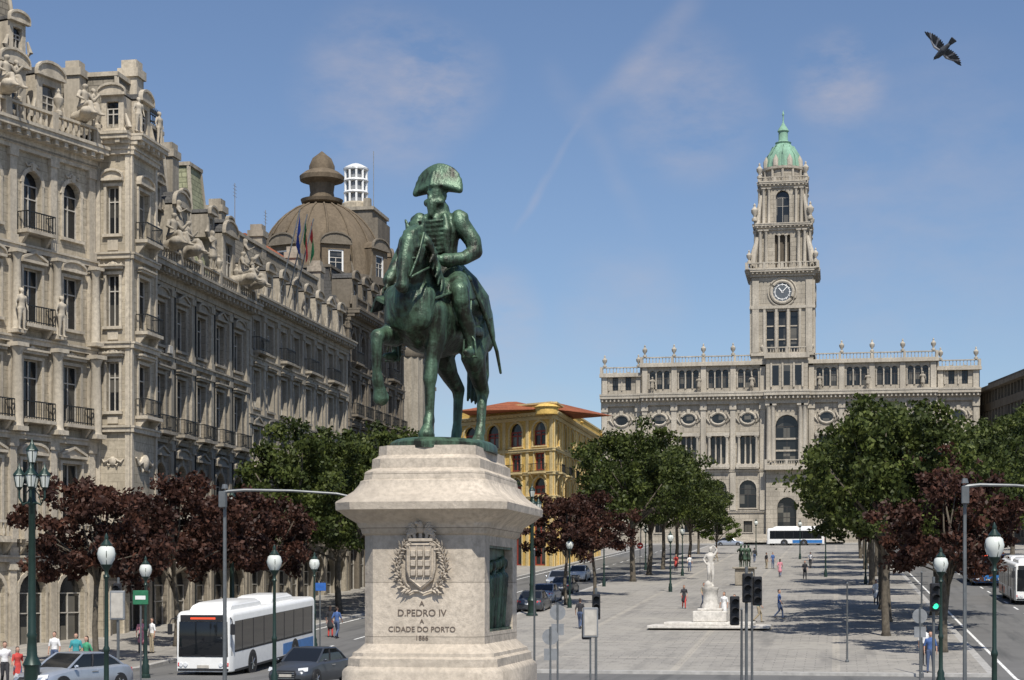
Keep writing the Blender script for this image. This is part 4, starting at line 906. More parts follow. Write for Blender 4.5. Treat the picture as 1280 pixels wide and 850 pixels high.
mb.quad(TR,FT,(-6,-6,57.4),(6,-6,57.4),(6,6,57.4),(-6,6,57.4)); mb.quad(TR,FT,(-4.5,-4.5,65.2),(4.5,-4.5,65.2),(4.5,4.5,65.2),(-4.5,4.5,65.2)); mb.quad(TR,FT,(-3.9,-3.9,72.7),(3.9,-3.9,72.7),(3.9,3.9,72.7),(-3.9,3.9,72.7))
mb.lathe(ST,FT,0,0,[(3.3,72.7),(3.3,75.0),(3.7,75.2),(3.7,75.6),(3.2,75.7)],24)
for k in range(12):
    a=2*math.pi*k/12; mb.tube(TR,FT,[(3.45*math.cos(a),3.45*math.sin(a),72.8),(3.45*math.cos(a),3.45*math.sin(a),75.1)],.22,6)
mb.lathe('copper_green',FT,0,0,[(3.2,75.6),(3.15,76.4),(2.85,77.6),(2.3,78.7),(1.65,79.6),(1.25,80.0),(1.4,80.3),(.95,80.5),(.8,80.7),(.8,82.1),(1.0,82.3),(.75,82.8),(.35,83.4),(.12,83.9),(.1,85.0),(.2,85.2),(.02,86.0)],24)
for k in range(8):
    a=2*math.pi*k/8; mb.tube('copper_green',FT,[(3.25*math.cos(a),3.25*math.sin(a),75.7),(2.9*math.cos(a),2.9*math.sin(a),77.6),(1.7*math.cos(a),1.7*math.sin(a),79.6)],.2,6)
    a+=math.pi/8; mb.lathe('trim_hall',lambda s,b,z,a=a:FT(3.1*math.cos(a)+s,3.1*math.sin(a)+b,z),0,0,[(.5,75.7),(.5,76.8),(.2,77.4),(.05,77.7)],8)
mb.tube('pole_grey',F,[(7.4,1,24.2),(7.4,3.4,31.5)],.09,6)
for k in range(7):
    col='flag_green' if k<3 else 'flag_red'; x0=k*.4; x1=x0+.4; wv=lambda x:.3*math.sin(x*2.2)
    mb.quad(col,F,(7.4+x0*.25,3.2+wv(x0),31.2-x0*.9),(7.4+x1*.25,3.2+wv(x1),31.2-x1*.9),(7.9+x1*.3,2.6+wv(x1),29.3-x1*1.0),(7.9+x0*.3,2.6+wv(x0),29.3-x0*1.0))
hall=mb.finish('city_hall',{ST:'walls',TR:'trim_and_columns','glass':'windows','copper_green':'tower_dome'})
for a in (m0+2,m0+10,m0+19,c0+cw+2,c0+cw+10,c0+cw+19): statuary(hall,(HX-32+a,HY-.9,36.7),-E,1.6)

# ------------------------------------------------------------------ trees
def tree_data(seed,H,trunk,R,ls,ncl,lpc):
    r=np.random.RandomState(seed); rr=random.Random(seed)
    cz=trunk*.8+(H-trunk*.8)/2; rz=(H-trunk*.8)/2
    cl=[]
    while len(cl)<ncl:
        d=r.normal(size=3); d/=np.linalg.norm(d); k=r.uniform(.25,1)**.55
        lump=1+.24*math.sin(3*math.atan2(d[1],d[0])+seed)+.14*math.sin(5*d[2]*2+seed*2)
        p=np.array([d[0]*R*k*lump,d[1]*R*k*lump,cz+d[2]*rz*k*(.95 if d[2]<0 else 1.0)])
        if d[2]<-.75: continue
        cl.append((p,r.uniform(.5,1.1)*R/5.2))
    P=[]
    for p,cr in cl:
        q=r.normal(size=(lpc,3)); q/=np.linalg.norm(q,axis=1)[:,None]; q*=(cr*r.uniform(.35,1.2,size=(lpc,1))); q[:,2]*=.68
        P.append(p+q)
    P=np.concatenate(P); n=len(P)
    a=r.normal(size=(n,3)); a/=np.linalg.norm(a,axis=1)[:,None]; b=r.normal(size=(n,3)); b[:,2]*=.5; b=np.cross(a,b); b/=np.linalg.norm(b,axis=1)[:,None]
    s=ls*r.uniform(.6,1.25,size=(n,1))
    V=np.stack([P-a*s,P+b*s*.6,P+a*s,P-b*s*.6],1).reshape(-1,3)
    me=bpy.data.meshes.new('foliage'); me.from_pydata(V.tolist(),[],np.arange(4*n).reshape(-1,4).tolist())
    mb=MB()
    bend=[rr.uniform(-.15,.15) for _ in range(4)]
    mb.tube('bark',I3,[(0,0,-.1),(0,0,.25),(bend[0],bend[1],trunk*.5),(bend[2],bend[3],trunk),(bend[2]*2,bend[3]*2,trunk+(H-trunk)*.45),(0,0,H*.85)],[.34*R/5,.24*R/5,.20*R/5,.18*R/5,.10*R/5,.03],9)
    for k in range(13):
        p,cr=cl[rr.randrange(len(cl))]; z0=trunk*rr.uniform(.85,1.35); 
        mb.tube('bark',I3,[(bend[2],bend[3],z0),(p[0]*.35,p[1]*.35,z0+(p[2]-z0)*.45),(p[0]*.95,p[1]*.95,p[2])],[.11*R/5,.07*R/5,.02],6)
    V2,F2=mb.d['bark']; wm=bpy.data.meshes.new('trunk_and_limbs'); wm.from_pydata(V2,[],F2); wm.materials.append(MATS['bark']); wm.polygons.foreach_set('use_smooth',[True]*len(F2))
    return me,wm
TREES={}
def tree(kind,x,y,name='plane_tree',s=1.0,rot=0,dz=0.13):
    lf,wd=TREES[kind]; e=bpy.data.objects.new(name,None); scene.collection.objects.link(e)
    for nm,me in (('foliage',lf),('trunk_and_limbs',wd)):
        o=bpy.data.objects.new(nm,me); scene.collection.objects.link(o); o.parent=e
    e.location=(x,y,G(y)+dz); e.scale=(s,s,s*1.0); e.rotation_euler=(0,0,rot)
def mk(kind,mat,*a):
    t=tree_data(*a); t[0].materials.append(MATS[mat]); TREES[kind]=t
mk('g1','leaf_green',3,13,4.2,4.7,.16,130,125)
mk('g2','leaf_green',8,13,4.5,5.0,.16,130,125)
mk('g3','leaf_green',15,12,4.0,5.2,.16,130,125)
mk('r1','leaf_red',21,8.6,3.2,3.1,.14,85,115)
mk('r2','leaf_red',27,8.6,3.1,3.3,.14,85,115)
mk('l1','leaf_light',33,6.5,1.4,3.2,.16,60,110)
tree('r2',5.0,85,'copper_plum_tree',1.0,.4)
tree('g1',2.6,95,'plane_tree',.97,0); tree('g2',3.0,106,'plane_tree',1.0,2)
for i in range(8): tree(['g2','g1','g3'][i%3],3.0+(i%2)*.6,118+i*17,'plane_tree',1.0+.05*(i%3),i*1.3)
tree('r1',5.7,99,'copper_plum_tree',1.2,3)
for i,(x,y,s) in enumerate(((6.0,112,1.05),(19.5,150,1.1),(19.5,163,1.2),(20,177,1.3),(20,192,1.3),(20,210,1.3),(20,230,1.35),(21,250,1.3))): tree(['g3','g2','g1'][i%3],x,y,'plane_tree',s,i*2.1)
tree('r1',-18.6,122,'copper_plum_tree',.95,1); tree('r2',-18.2,134,'copper_plum_tree',.92,4)
for i,(x,y,s) in enumerate(((-18.0,158,1.12),(-18,172,1.08),(-18,186,1.02),(-18,202,.95),(-18,220,.9),(-18.4,240,.85))): tree(['g2','g3','g1'][i%3],x,y,'plane_tree',s,i*1.7)
tree('r1',-33.4,76,'copper_plum_tree',1.03,2); tree('r2',-33.2,85.5,'copper_plum_tree',1.02,5); tree('r1',-33.0,92,'copper_plum_tree',.98,5.5); tree('r2',-32.4,98,'copper_plum_tree',.9,1.5)
for i,(x,y,s) in enumerate(((-32.6,105,.95),(-32.2,112,.96),(-32.2,120,.98),(-32.4,129,.98),(-32.2,138,.96),(-32.6,148,.92))): tree(['g1','g3','g2'][i%3],x,y,'plane_tree',s,i*2.3+1)
x,y=S(895,240); tree('l1',x,y,'young_linden_tree',.95,0)
for i,(b,D,s) in enumerate(((684,255,1.55),(612,168,.62))):
    x,y=S(b,D); tree('g2',x,y,'plane_tree',s,i)

# ------------------------------------------------------------------ street furniture
def street_lamp(b,D,h=5.2,xy=None):
    x,y=xy or S(b,D); z=G(y); mb=MB(); F=lambda a,b,c:(x+a,y+b,z+c); m='lamp_green'
    k=h/5.2
    mb.lathe(m,F,0,0,[(.20,0),(.20,.12),(.15,.16),(.16,.5),(.12,.6),(.13,.72),(.075,.85),(.07,1.9),(.095,1.95),(.095,2.02),(.06,2.1),(.05,3.9*k),(.09,3.98*k),(.05,4.05*k),(.06,4.15*k),(.15,4.27*k),(.17,4.32*k)],12)
    mb.lathe('lamp_glass',F,0,0,[(.15,4.32*k),(.235,4.48*k),(.26,4.62*k),(.22,4.78*k),(.12,4.86*k)],14)
    mb.lathe(m,F,0,0,[(.16,4.83*k),(.17,4.87*k),(.10,4.95*k),(.05,5.02*k),(.06,5.08*k),(.01,5.2*k)],12)
    for q in range(4):
        a=q*math.pi/2+.4; mb.tube(m,F,[(.15*math.cos(a),.15*math.sin(a),4.31*k),(.27*math.cos(a),.27*math.sin(a),4.62*k),(.14*math.cos(a),.14*math.sin(a),4.86*k)],.012,4)
    mb.finish('street_lamp',{m:'post','lamp_glass':'globe'})
for b,D,h in ((133,50,5.3),(343,60,5.2),(182,72,5.0),(393,86,5.0),(1243,47,5.5),(1176,62,5.15),(838,140,5),(853,170,5),(1032,165,5),(1082,150,5),(807,185,5),(712,120,5),(755,150,5),(1000,215,5),(945,230,5)): street_lamp(b,D,h)
def candelabra(b,D,h,arms=4):
    x,y=S(b,D); z=G(y); mb=MB(); F=lambda a,b,c:(x+a,y+b,z+c); m='lamp_green'
    mb.lathe(m,F,0,0,[(.38,0),(.38,.2),(.28,.3),(.26,1.0),(.32,1.1),(.18,1.4),(.15,2.0),(.18,2.1),(.14,2.2),(.11,h-2.4),(.18,h-2.3),(.1,h-2.1),(.07,h-.95)],12)
    def lan(a,b_,zz):
        mb.lathe(m,F,a,b_,[(.03,zz-.12),(.12,zz)],8); mb.lathe('lamp_glass',F,a,b_,[(.12,zz),(.2,zz+.36),(.16,zz+.40)],8); mb.lathe(m,F,a,b_,[(.23,zz+.40),(.2,zz+.46),(.09,zz+.6),(.05,zz+.68),(.01,zz+.82)],8)
        for q in range(6):
            t=q*math.pi/3; mb.tube(m,F,[(a+.12*math.cos(t),b_+.12*math.sin(t),zz),(a+.21*math.cos(t),b_+.21*math.sin(t),zz+.4)],.016,4)
    for k in range(arms):
        t=2*math.pi*k/arms+.35; c_,s_=math.cos(t),math.sin(t)
        mb.tube(m,F,[(0,0,h-2.2),(.3*c_,.3*s_,h-2.35),(.42*c_,.42*s_,h-2.1),(.42*c_,.42*s_,h-1.85)],[.05,.045,.04,.04],6); mb.tube(m,F,[(0,0,h-1.7),(.22*c_,.22*s_,h-2.0),(.3*c_,.3*s_,h-2.3)],.02,5)
        lan(.42*c_,.42*s_,h-1.75)
    lan(0,0,h-.9); mb.finish('candelabra_street_lamp',{m:'post','lamp_glass':'lanterns'})
candelabra(40,60,8.9); candelabra(665,112,8.6); candelabra(290,98,8.3)
def mast(b,D,arm,zt_,name='traffic_signal_mast'):
    x,y=S(b,D); z=G(y); mb=MB(); F=lambda a,b,c:(x+a*cT,y+a*sT+b,z+c)
    mb.tube('pole_grey',F,[(0,0,0),(0,0,zt_)],[.07,.055],10); mb.lathe('pole_grey',F,0,0,[(.16,0),(.16,.3),(.1,.35)],10)
    mb.tube('pole_grey',F,[(0,0,zt_-.05),(arm*.15,0,zt_+.0),(arm*.5,0,zt_-.02),(arm*.85,0,zt_-.12),(arm,0,zt_-.26)],[.06,.055,.045,.04,.03],8)
    mb.tube('pole_grey',F,[(arm*.95,0,zt_-.2),(arm*1.08,0,zt_-.34)],[.09,.08],8)
    mb.box('pole_grey',F,-.12,.12,-.3,-.1,zt_-.6,zt_-.05,.02); mb.lathe('pole_grey',F,0,0,[(.12,zt_+.05),(.08,zt_+.2)],8)
    mb.finish(name)
mast(281,60,4.5,7.05); mast(1206,55,3.2,6.95)
def signal(b,D,zc,heads=1,green=False):
    x,y=S(b,D); z=G(y); mb=MB(); F=lambda a,b,c:(x+a*cT-b*sT,y+a*sT+b*cT,z+c)
    mb.tube('pole_grey',F,[(0,0,0),(0,0,zc+.7)],.05,8); mb.lathe('pole_grey',F,0,0,[(.12,0),(.12,.15),(.06,.2)],8)
    for k in range(heads):
        o=[(0.0,-.16),(-.38,.06),(.36,.05)][k]; zc2=zc-[0,.75,.1][k]
        m='plastic_black'; a0=o[0]
        mb.box(m,F,a0-.15,a0+.15,o[1]-.12,o[1]+.12,zc2-.48,zc2+.48,.03)
        mb.box(m,F,a0-.02,a0+.02,min(o[1],0),max(o[1],.02),zc2-.02,zc2+.02)
        for q in range(3):
            zz=zc2+.3-.3*q; lm='signal_green' if (green and q==2) else 'rubber'
            Fl=lambda s,b_,c,zz=zz:F(a0+s,o[1]-.121-c,zz+b_)
            mb.lathe(lm,Fl,0,0,[(.1,0),(.09,.02)],12)
            n=8; A=[(a0+.115*math.cos(math.pi*t/n),zz+.115*math.sin(math.pi*t/n)) for t in range(n+1)]
            mb.loft(m,F,[[(px_,o[1]-.12,pz) for px_,pz in A],[(px_,o[1]-.30,pz-.02) for px_,pz in A]],caps=False,closed=False)
    mb.finish('traffic_light')
signal(933,58,3.72,3); signal(1167,60,3.4,1,True); signal(745,66,3.0,2); signal(148,68,3.4,1)
def sign(b,D,h,kind,name='traffic_sign'):
    x,y=S(b,D); z=G(y)+(0 if D<77 else .1); mb=MB(); F=lambda a,b,c:(x+a*cT-b*sT,y+a*sT+b*cT,z+c)
    mb.tube('pole_grey',F,[(0,0,0),(0,0,h)],.035,8)
    if kind=='noentry':
        Fl=lambda s,b_,c:F(s,-.06-c,h-.35+b_); mb.lathe('sign_red',Fl,0,0,[(.32,0),(.32,.02)],20); mb.box('paint_white',F,-.2,.2,-.095,-.082,h-.40,h-.30)
    elif kind=='panel':
        mb.box('lead_grey',F,-.28,.28,-.1,.06,h-1.1,h,.03); mb.box('frame_white',F,-.22,.22,-.115,-.103,h-1.02,h-.08)
    elif kind=='back':
        Fl=lambda s,b_,c:F(s,.04-c,h-.35+b_); mb.lathe('lead_grey',Fl,0,0,[(.28,0),(.28,.02)],20); mb.box('lead_grey',F,-.22,.22,-.02,.0,h-1.15,h-.75)
    elif kind=='green': mb.box('sign_green',F,-.3,.3,-.08,-.03,h-.55,h,.02); mb.box('paint_white',F,-.2,.2,-.09,-.082,h-.35,h-.2)
    elif kind=='blue': mb.box('sign_blue',F,-.3,.3,-.08,-.03,h-.4,h,.01)
    mb.finish(name)
sign(800,175,3.2,'noentry'); sign(147,66,3.6,'panel','information_panel'); sign(176,68,3.6,'green','bus_stop_sign'); sign(400,88,3.3,'blue'); sign(688,60,2.4,'back'); sign(697,62,3.2,'back'); sign(738,64,3.0,'panel','information_panel')
sign(1150,66,3.0,'back')
def thinpole(b,D,h,name='bollard_pole'):
    x,y=S(b,D); z=G(y); mb=MB(); F=lambda a,b,c:(x+a,y+b,z+c); mb.lathe('pole_grey',F,0,0,[(.09,0),(.09,.2),(.045,.25),(.035,h),(.05,h+.02),(.01,h+.08)],8); mb.finish(name)
for b,D,h in ((1059,78,3.6),(940,60,4.2),(927,57,3.0),(1152,72,4.3),(668,70,5.2)): thinpole(b,D,h)
mb=MB(); F=FA; mb.loft('awning_white',F,[[(9,.1,4.4),(14,.1,4.4),(14,.1,4.35),(9,.1,4.35)],[(9,2.2,3.5),(14,2.2,3.5),(14,2.2,3.2),(9,2.2,3.2)]]); mb.finish('shop_awning',single=True)

x,y=S(888,100); z=G(y)+.13; mb=MB(); F=lambda a,b,c:(x+a,y+b,z+c)
W_='white_marble'
mb.box(W_,F,-3.4,3.4,-2.2,2.2,0,.16,.03); mb.box(W_,F,-2.5,2.5,-1.6,1.6,.16,.34,.03); mb.box(W_,F,-.95,.95,-.9,.9,.34,.95,.04); mb.box(W_,F,-.7,.7,-.7,.7,.95,1.1,.03)
mb.lathe(W_,F,0,0,[(.52,1.1),(.5,1.3),(.42,1.4),(.42,2.1),(.5,2.2),(.5,2.3)],12)
so=mb.finish('youth_sculpture_fountain',{W_:'basin_and_plinth'})
sg=[]; c([((0,.08,1.0),(.10,.12)),((.05,.09,.55),.075),((-.02,.1,.1),.05),((.08,.12,.04),.04)],'w'); c([((0,-.08,1.0),(.10,.12)),((.16,-.1,.62),.078),((.03,-.11,.25),.05),((.12,-.12,.18),.04)],'w')
c([((0,0,1.0),(.16,.12)),((.02,0,1.15),(.12,.1)),((.03,0,1.35),(.17,.11)),((.0,0,1.44),(.15,.08)),((.0,0,1.55),.05)],'w'); c([((.02,0,1.6),.07),((.02,0,1.68),.085)],'w'); c([((-.05,0,1.66),.06),((-.09,0,1.62),.05)],'w')
c([((0,.18,1.42),.055),((-.02,.30,1.62),.045),((.02,.14,1.80),.035),((.02,.06,1.78),.03)],'w'); c([((0,-.18,1.42),.055),((-.02,-.30,1.2),.045),((.12,-.2,1.0),.035)],'w'); c([((.05,-.12,.12),.16),((.0,-.1,-.02),.2)],'w')
me=skin_figure('marble_nude',sg,.02,{'w':W_}); o=bpy.data.objects.new('marble_figure',me); scene.collection.objects.link(o); o.location=(x,y,z+2.3); o.rotation_euler=(0,0,-E+.3); o.scale=(1.3,)*3; o.parent=so
x,y=S(931,150); z=G(y)+.13; mb=MB(); F=lambda a,b,c:(x+a,y+b,z+c); mb.box('trim_grey',F,-.8,.8,-.8,.8,0,1.4,.05); mb.box('trim_grey',F,-1,1,-1,1,1.4,1.55,.03); so=mb.finish('bronze_sculpture_group',{'trim_grey':'plinth'})
sgs,_e=human('arm',True,False); bz=skin_figure('bronze_figure',sgs,.03,dict(skin='bronze_patina',hair='bronze_patina',top='bronze_patina',bottom='bronze_patina',shoe='bronze_patina'))
for dx_,hd in ((-.35,-2),(.3,-1),(0,-1.6)):
    o=bpy.data.objects.new('bronze_figure',bz); scene.collection.objects.link(o); o.location=(x+dx_,y+abs(dx_),z+1.55); o.rotation_euler=(0,0,hd); o.scale=(1.1,)*3; o.parent=so
# ------------------------------------------------------------------ vehicles
def wheel(mb,F,a,b,r,w,side):
    Fw=lambda s,t,c:F(a+s,b+side*c,r+t)
    mb.lathe('rubber',Fw,0,0,[(r*.6,-w),(r*.95,-w),(r,-w*.8),(r,-.03),(r*.93,0),(r*.66,.002)],20); mb.lathe('chrome',Fw,0,0,[(r*.64,-.03),(r*.60,-.02),(r*.3,-.035),(r*.12,-.01),(.01,0)],16)
    for k in range(5):
        t=k*2*math.pi/5; mb.tube('chrome',Fw,[(0,0,-.01),(r*.6*math.cos(t),r*.6*math.sin(t),-.015)],.035,5)
def car(xy,heading,col,name='car',L=4.5,W=1.8,H=1.45):
    x,y=xy; z=G(y)+.004; sl=math.sin(heading)*.0469 if y>74 else 0; mb=MB(); F=vframe(x,y,z,heading,1,sl)
    h=L/2; w=W/2
    st=[(-h,.45,.72,.78),(-h+.08,.30,.88,.88),(-h+.35,.22,.98,.96),(-h+.9,.2,1.0,1.0),(-.6,.2,.96,1.0),(.5,.2,.95,1.0),(h-1.25,.2,.93,.99),(h-.7,.2,.84,.96),(h-.3,.22,.76,.9),(h-.08,.28,.66,.80),(h,.36,.58,.70)]
    rings=[]
    for a,zb,zt_,k in st:
        ww=w*k
        rings.append([(a,-ww*.9,zb),(a,-ww,zb+.12),(a,-ww,zb+(zt_-zb)*.55),(a,-ww*.96,zt_-.09),(a,-ww*.84,zt_-.01),(a,-ww*.4,zt_+.02),(a,ww*.4,zt_+.02),(a,ww*.84,zt_-.01),(a,ww*.96,zt_-.09),(a,ww,zb+(zt_-zb)*.55),(a,ww,zb+.12),(a,ww*.9,zb)])
    mb.loft(col,F,rings)
    b0,b1,t0,t1=-h+.55,h-1.25,-h+1.35,h-2.05
    bw_,tw=w*.90,w*.70; zb,zt_=.93,H
    B=[(b0,-bw_*.9,zb+.03),(b1,-bw_*.9,zb-.02),(b1,bw_*.9,zb-.02),(b0,bw_*.9,zb+.03)]; T=[(t0,-tw,zt_-.05),(t1,-tw,zt_-.04),(t1,tw,zt_-.04),(t0,tw,zt_-.05)]
    mid=[tuple((B[i][k]*.5+T[i][k]*.5)*(1.03 if k==1 else 1)+(.02 if k==2 else 0) for k in range(3)) for i in range(4)]
    mb.loft('glass_vehicle',F,[B,mid,T],caps=False)
    Tr=[(t0+.1,-tw*.8,zt_),(t1-.1,-tw*.8,zt_),(t1-.1,tw*.8,zt_),(t0+.1,tw*.8,zt_)]
    mb.loft(col,F,[T,Tr])
    for i in range(4): mb.tube(col,F,[B[i],mid[i],T[i]],[.045,.04,.035],6)
    for s in (0,2):
        mb.tube(col,F,[T[s],T[s+1]],.035,6)
        for t in (.43,): 
            pb=[B[s][k]*(1-t)+B[s+1][k]*t for k in range(3)]; pm=[mid[s][k]*(1-t)+mid[s+1][k]*t for k in range(3)]; pt=[T[s][k]*(1-t)+T[s+1][k]*t for k in range(3)]
            mb.tube('plastic_black',F,[pb,pm,pt],.04,6)
    for s in (-1,1):
        for a in (h-.88,-h+.85):
            Fw=lambda q,t,c,a=a,s=s:F(a+q,s*(w*.985)+s*c,.33+t); mb.lathe('plastic_black',Fw,0,0,[(.37,-.12),(.37,.012),(.30,.014)],20); wheel(mb,F,a,s*(w+.0),.32,.2,s)
        v,f=capsule((h-1.42,s*(w+.05),1.0),(.09,.055),(h-1.40,s*(w+.11),1.0),(.06,.05),8); mb.add(col,[F(*p) for p in v],f)
        mb.loft('headlight',F,[[(h-.22,s*w*.88,.64),(h-.10,s*w*.55,.62),(h-.12,s*w*.52,.74),(h-.30,s*w*.86,.77)],[(h-.20,s*w*.89,.63),(h-.06,s*w*.55,.60),(h-.08,s*w*.52,.73),(h-.27,s*w*.87,.765)]])
        mb.loft('sign_red',F,[[(-h+.14,s*w*.86,.72),(-h+.02,s*w*.6,.74),(-h+.04,s*w*.6,.84),(-h+.16,s*w*.86,.86)],[(-h+.11,s*w*.87,.72),(-h-.01,s*w*.6,.74),(-h+.01,s*w*.6,.84),(-h+.13,s*w*.87,.86)]])
        mb.box('chrome',F,-.3,.0,s*w*.985-.02,s*w*.985+.025,.78,.81)
        mb.lathe('headlight',lambda q,t,c,s=s:F(h-.06+c,s*w*.6+q,.40+t),0,0,[(.07,0),(.06,.03)],10)
    mb.loft('plastic_black',F,[[(h-.03,-.36,.30),(h-.03,.36,.30),(h-.0,.44,.55),(h-.05,.36,.66),(h-.05,-.36,.66),(h-.0,-.44,.55)],[(h+.02,-.34,.32),(h+.02,.34,.32),(h+.025,.42,.55),(h-.01,.34,.645),(h-.01,-.34,.645),(h+.025,-.42,.55)]])
    for k in range(4): mb.box('chrome',F,h+.02,h+.03,-.36,.36,.36+k*.075,.375+k*.075)
    mb.box('frame_white',F,h+.03,h+.04,-.25,.25,.42,.52); mb.box('paint_white',F,-h-.015,-h+.0,-.25,.25,.6,.71)
    return mb.finish(name,{col:'body','glass_vehicle':'windows','rubber':'tyres','chrome':'rims_and_trim'})
car(S(388,67),-E-.12,'car_grey'); car(S(92,62),-E-.35,'car_silver')
for b,D,cl_,hd in ((976,283,'paint_white',0),(1012,284,'paint_white',math.pi),(912,283,'car_silver',0),(683,128,'car_silver',E),(706,140,'car_grey',E),(668,118,'car_grey',E)): car(S(b,D),hd,cl_,'car')
car((-23.5,150),-E,'car_silver'); car((-23.5,162),-E,'paint_white'); 
def rr(w,zb,zt_,r,a,n=4):
    pts=[]
    for (cx,cz_,a0) in ((w-r,zb+.06,-90),(w-r,zt_-r,0),(-w+r,zt_-r,90),(-w+r,zb+.06,180)):
        R=r if cz_>zb+.1 else .06
        cx2=cx if cz_>zb+.1 else (w-.06)*(1 if cx>0 else -1)
        for k in range(n+1):
            t=math.radians(a0+90*k/n); pts.append((a,cx2+R*math.cos(t),cz_+R*math.sin(t)))
    return pts
def bus(xy,heading,name='city_bus',L=12.0,stripe='bus_blue',mainc='paint_white',H=2.85,pods=True):
    x,y=xy; z=G(y)+.004; sl=math.sin(heading)*.0469 if y>74 else 0; mb=MB(); F=vframe(x,y,z,heading,1,sl); w=1.25
    mb.loft(mainc,F,[rr(w-.12,.32,H-.10,.25,-L/2),rr(w,.30,H,.22,-L/2+.12),rr(w,.30,H,.22,L/2-.35),rr(w-.03,.30,H-.03,.24,L/2-.14),rr(w-.10,.32,H-.12,.28,L/2)])
    f=L/2
    mb.loft('glass_vehicle',F,[[(f+.012,-1.08,.95),(f+.012,1.08,.95),(f+.012,1.05,H-.42),(f+.012,-1.05,H-.42)],[(f+.03,-1.06,.98),(f+.03,1.06,.98),(f+.02,1.03,H-.44),(f+.02,-1.03,H-.44)]])
    for s in (-1,1): mb.quad('glass_vehicle',F,(f+.012,s*1.085,.95),(f-.14,s*1.232,1.0),(f-.14,s*1.232,H-.5),(f+.012,s*1.055,H-.42)); 
    mb.box('plastic_black',F,f+.005,f+.035,-1.0,1.0,H-.41,H-.14,.008); mb.box('led_red',F,f+.036,f+.04,-.55,.55,H-.32,H-.24)
    mb.box('plastic_black',F,f+.0,f+.028,-1.12,1.12,.36,.46,.005)
    mb.box('frame_white',F,f+.03,f+.04,-.26,.26,.48,.60); mb.box('plastic_black',F,f+.03,f+.05,-.9,-.1,1.0,1.03); mb.box('plastic_black',F,f+.03,f+.05,.1,.9,1.0,1.03)
    for s in (-1,1):
        for dy_ in (.98,.78): mb.lathe('headlight',lambda q,t,c,s=s,dy_=dy_:F(f+.01+c,s*dy_+q,.62+t),0,0,[(.10,0),(.085,.03)],12)
        mb.box('sign_red',F,f-.02,f+.02,s*1.09-.03,s*1.09+.03,.55,.70,.004)
        mb.tube('plastic_black',F,[(f-.1,s*1.15,H-.25),(f+.22,s*1.33,H-.3),(f+.25,s*1.38,H-.5)],.025,6); mb.box('plastic_black',F,f+.19,f+.28,s*1.38-.1,s*1.38+.1,H-.95,H-.5,.02)
        mb.box('glass_vehicle',F,-L/2+.4,f-.4,min(s*(w-.01),s*(w+.006)),max(s*(w-.01),s*(w+.006)),1.12,H-.42)
        a=-L/2+.5
        while a<f-.5: mb.box('plastic_black',F,a-.03,a+.03,min(s*w,s*(w+.014)),max(s*w,s*(w+.014)),1.12,H-.42); a+=1.45
        mb.box(stripe,F,-L/2+.3,-L/2+5,min(s*w,s*(w+.008)),max(s*w,s*(w+.008)),.45,.95)
        mb.box('plastic_black',F,-L/2+.3,f-.4,min(s*w,s*(w+.005)),max(s*w,s*(w+.005)),.30,.40)
        for a in ((f-1.55,f-.45),(.2,1.5)): 
            if s==-1: mb.box('glass_vehicle',F,a[0],a[1],min(s*w,s*(w+.018)),max(s*w,s*(w+.018)),.42,H-.45); mb.box(mainc,F,(a[0]+a[1])/2-.03,(a[0]+a[1])/2+.03,min(s*w,s*(w+.03)),max(s*w,s*(w+.03)),.42,H-.45)
        for a in (f-2.7,-L/2+3.2):
            mb.lathe('plastic_black',lambda q,t,c,a=a,s=s:F(a+q,s*(w+c),.48+t),0,0,[(.58,-.1),(.58,.012),(.5,.013)],20); wheel(mb,F,a,s*(w+.02),.48,.28,s)
    b_=-L/2
    mb.box('glass_vehicle',F,b_-.015,b_+.0,-1.0,1.0,1.5,H-.4); mb.box('plastic_black',F,b_-.012,b_+0,-.9,.9,.5,1.2)
    for s in (-1,1): mb.box('sign_red',F,b_-.02,b_+.0,s*1.02-.06,s*1.02+.06,.8,1.3)
    if pods:
        for a0,a1 in ((f-5.0,f-.7),(-3.6,-.2)):
            mb.loft('paint_white',F,[[(a0,-.9,H-.05),(a1,-.9,H-.05),(a1,.9,H-.05),(a0,.9,H-.05)],[(a0+.15,-.88,H+.18),(a1-.35,-.88,H+.18),(a1-.35,.88,H+.18),(a0+.15,.88,H+.18)],[(a0+.35,-.7,H+.32),(a1-.7,-.7,H+.32),(a1-.7,.7,H+.32),(a0+.35,.7,H+.32)]])
    return mb.finish(name,{mainc:'body','glass_vehicle':'windows','rubber':'tyres'})
fx,fy_=S(254,74); bus((fx,fy_+6),-E)
bus((13.3,131),-E,'city_bus',12,'bus_red','paint_white'); bus((12.6,158),-E,'city_bus',12,'bus_blue','bus_blue')
x,y=S(995,280); bus((x,y+2),math.pi*.98,'city_bus',9,'bus_blue','paint_white')

# ------------------------------------------------------------------ people
P=person
P(190,86,-2.2,'stand',False,'c_white','c_khaki'); P(177,86,-1.0,'stand',True,'c_pink','c_black'); P(68,74,-1.6,'stand',False,'c_white','c_jeans'); P(95,72,-1.3,'stand',False,'c_teal','c_jeans'); P(108,72,-2.0,'walk',True,'c_green','c_jeans')
P(6,65,-1.0,'walk',False,'c_white','c_black'); P(22,65,-.8,'walk',True,'c_red','c_jeans',True,1.55); P(421,96,1.3,'walk',False,'c_blue','c_jeans'); P(413,97,1.5,'stand',True,'c_black','c_red')
P(948,104,.1,'walk',False,'c_teal','c_khaki'); P(974,107,-.2,'walk',False,'c_blue','c_jeans',True,1.8); P(918,103,-1.8,'arm',False,'c_white','c_jeans'); P(855,118,-1.4,'walk',True,'c_black','c_red',True,1.6); P(880,118,-1.0,'walk',False,'c_khaki','c_jeans')
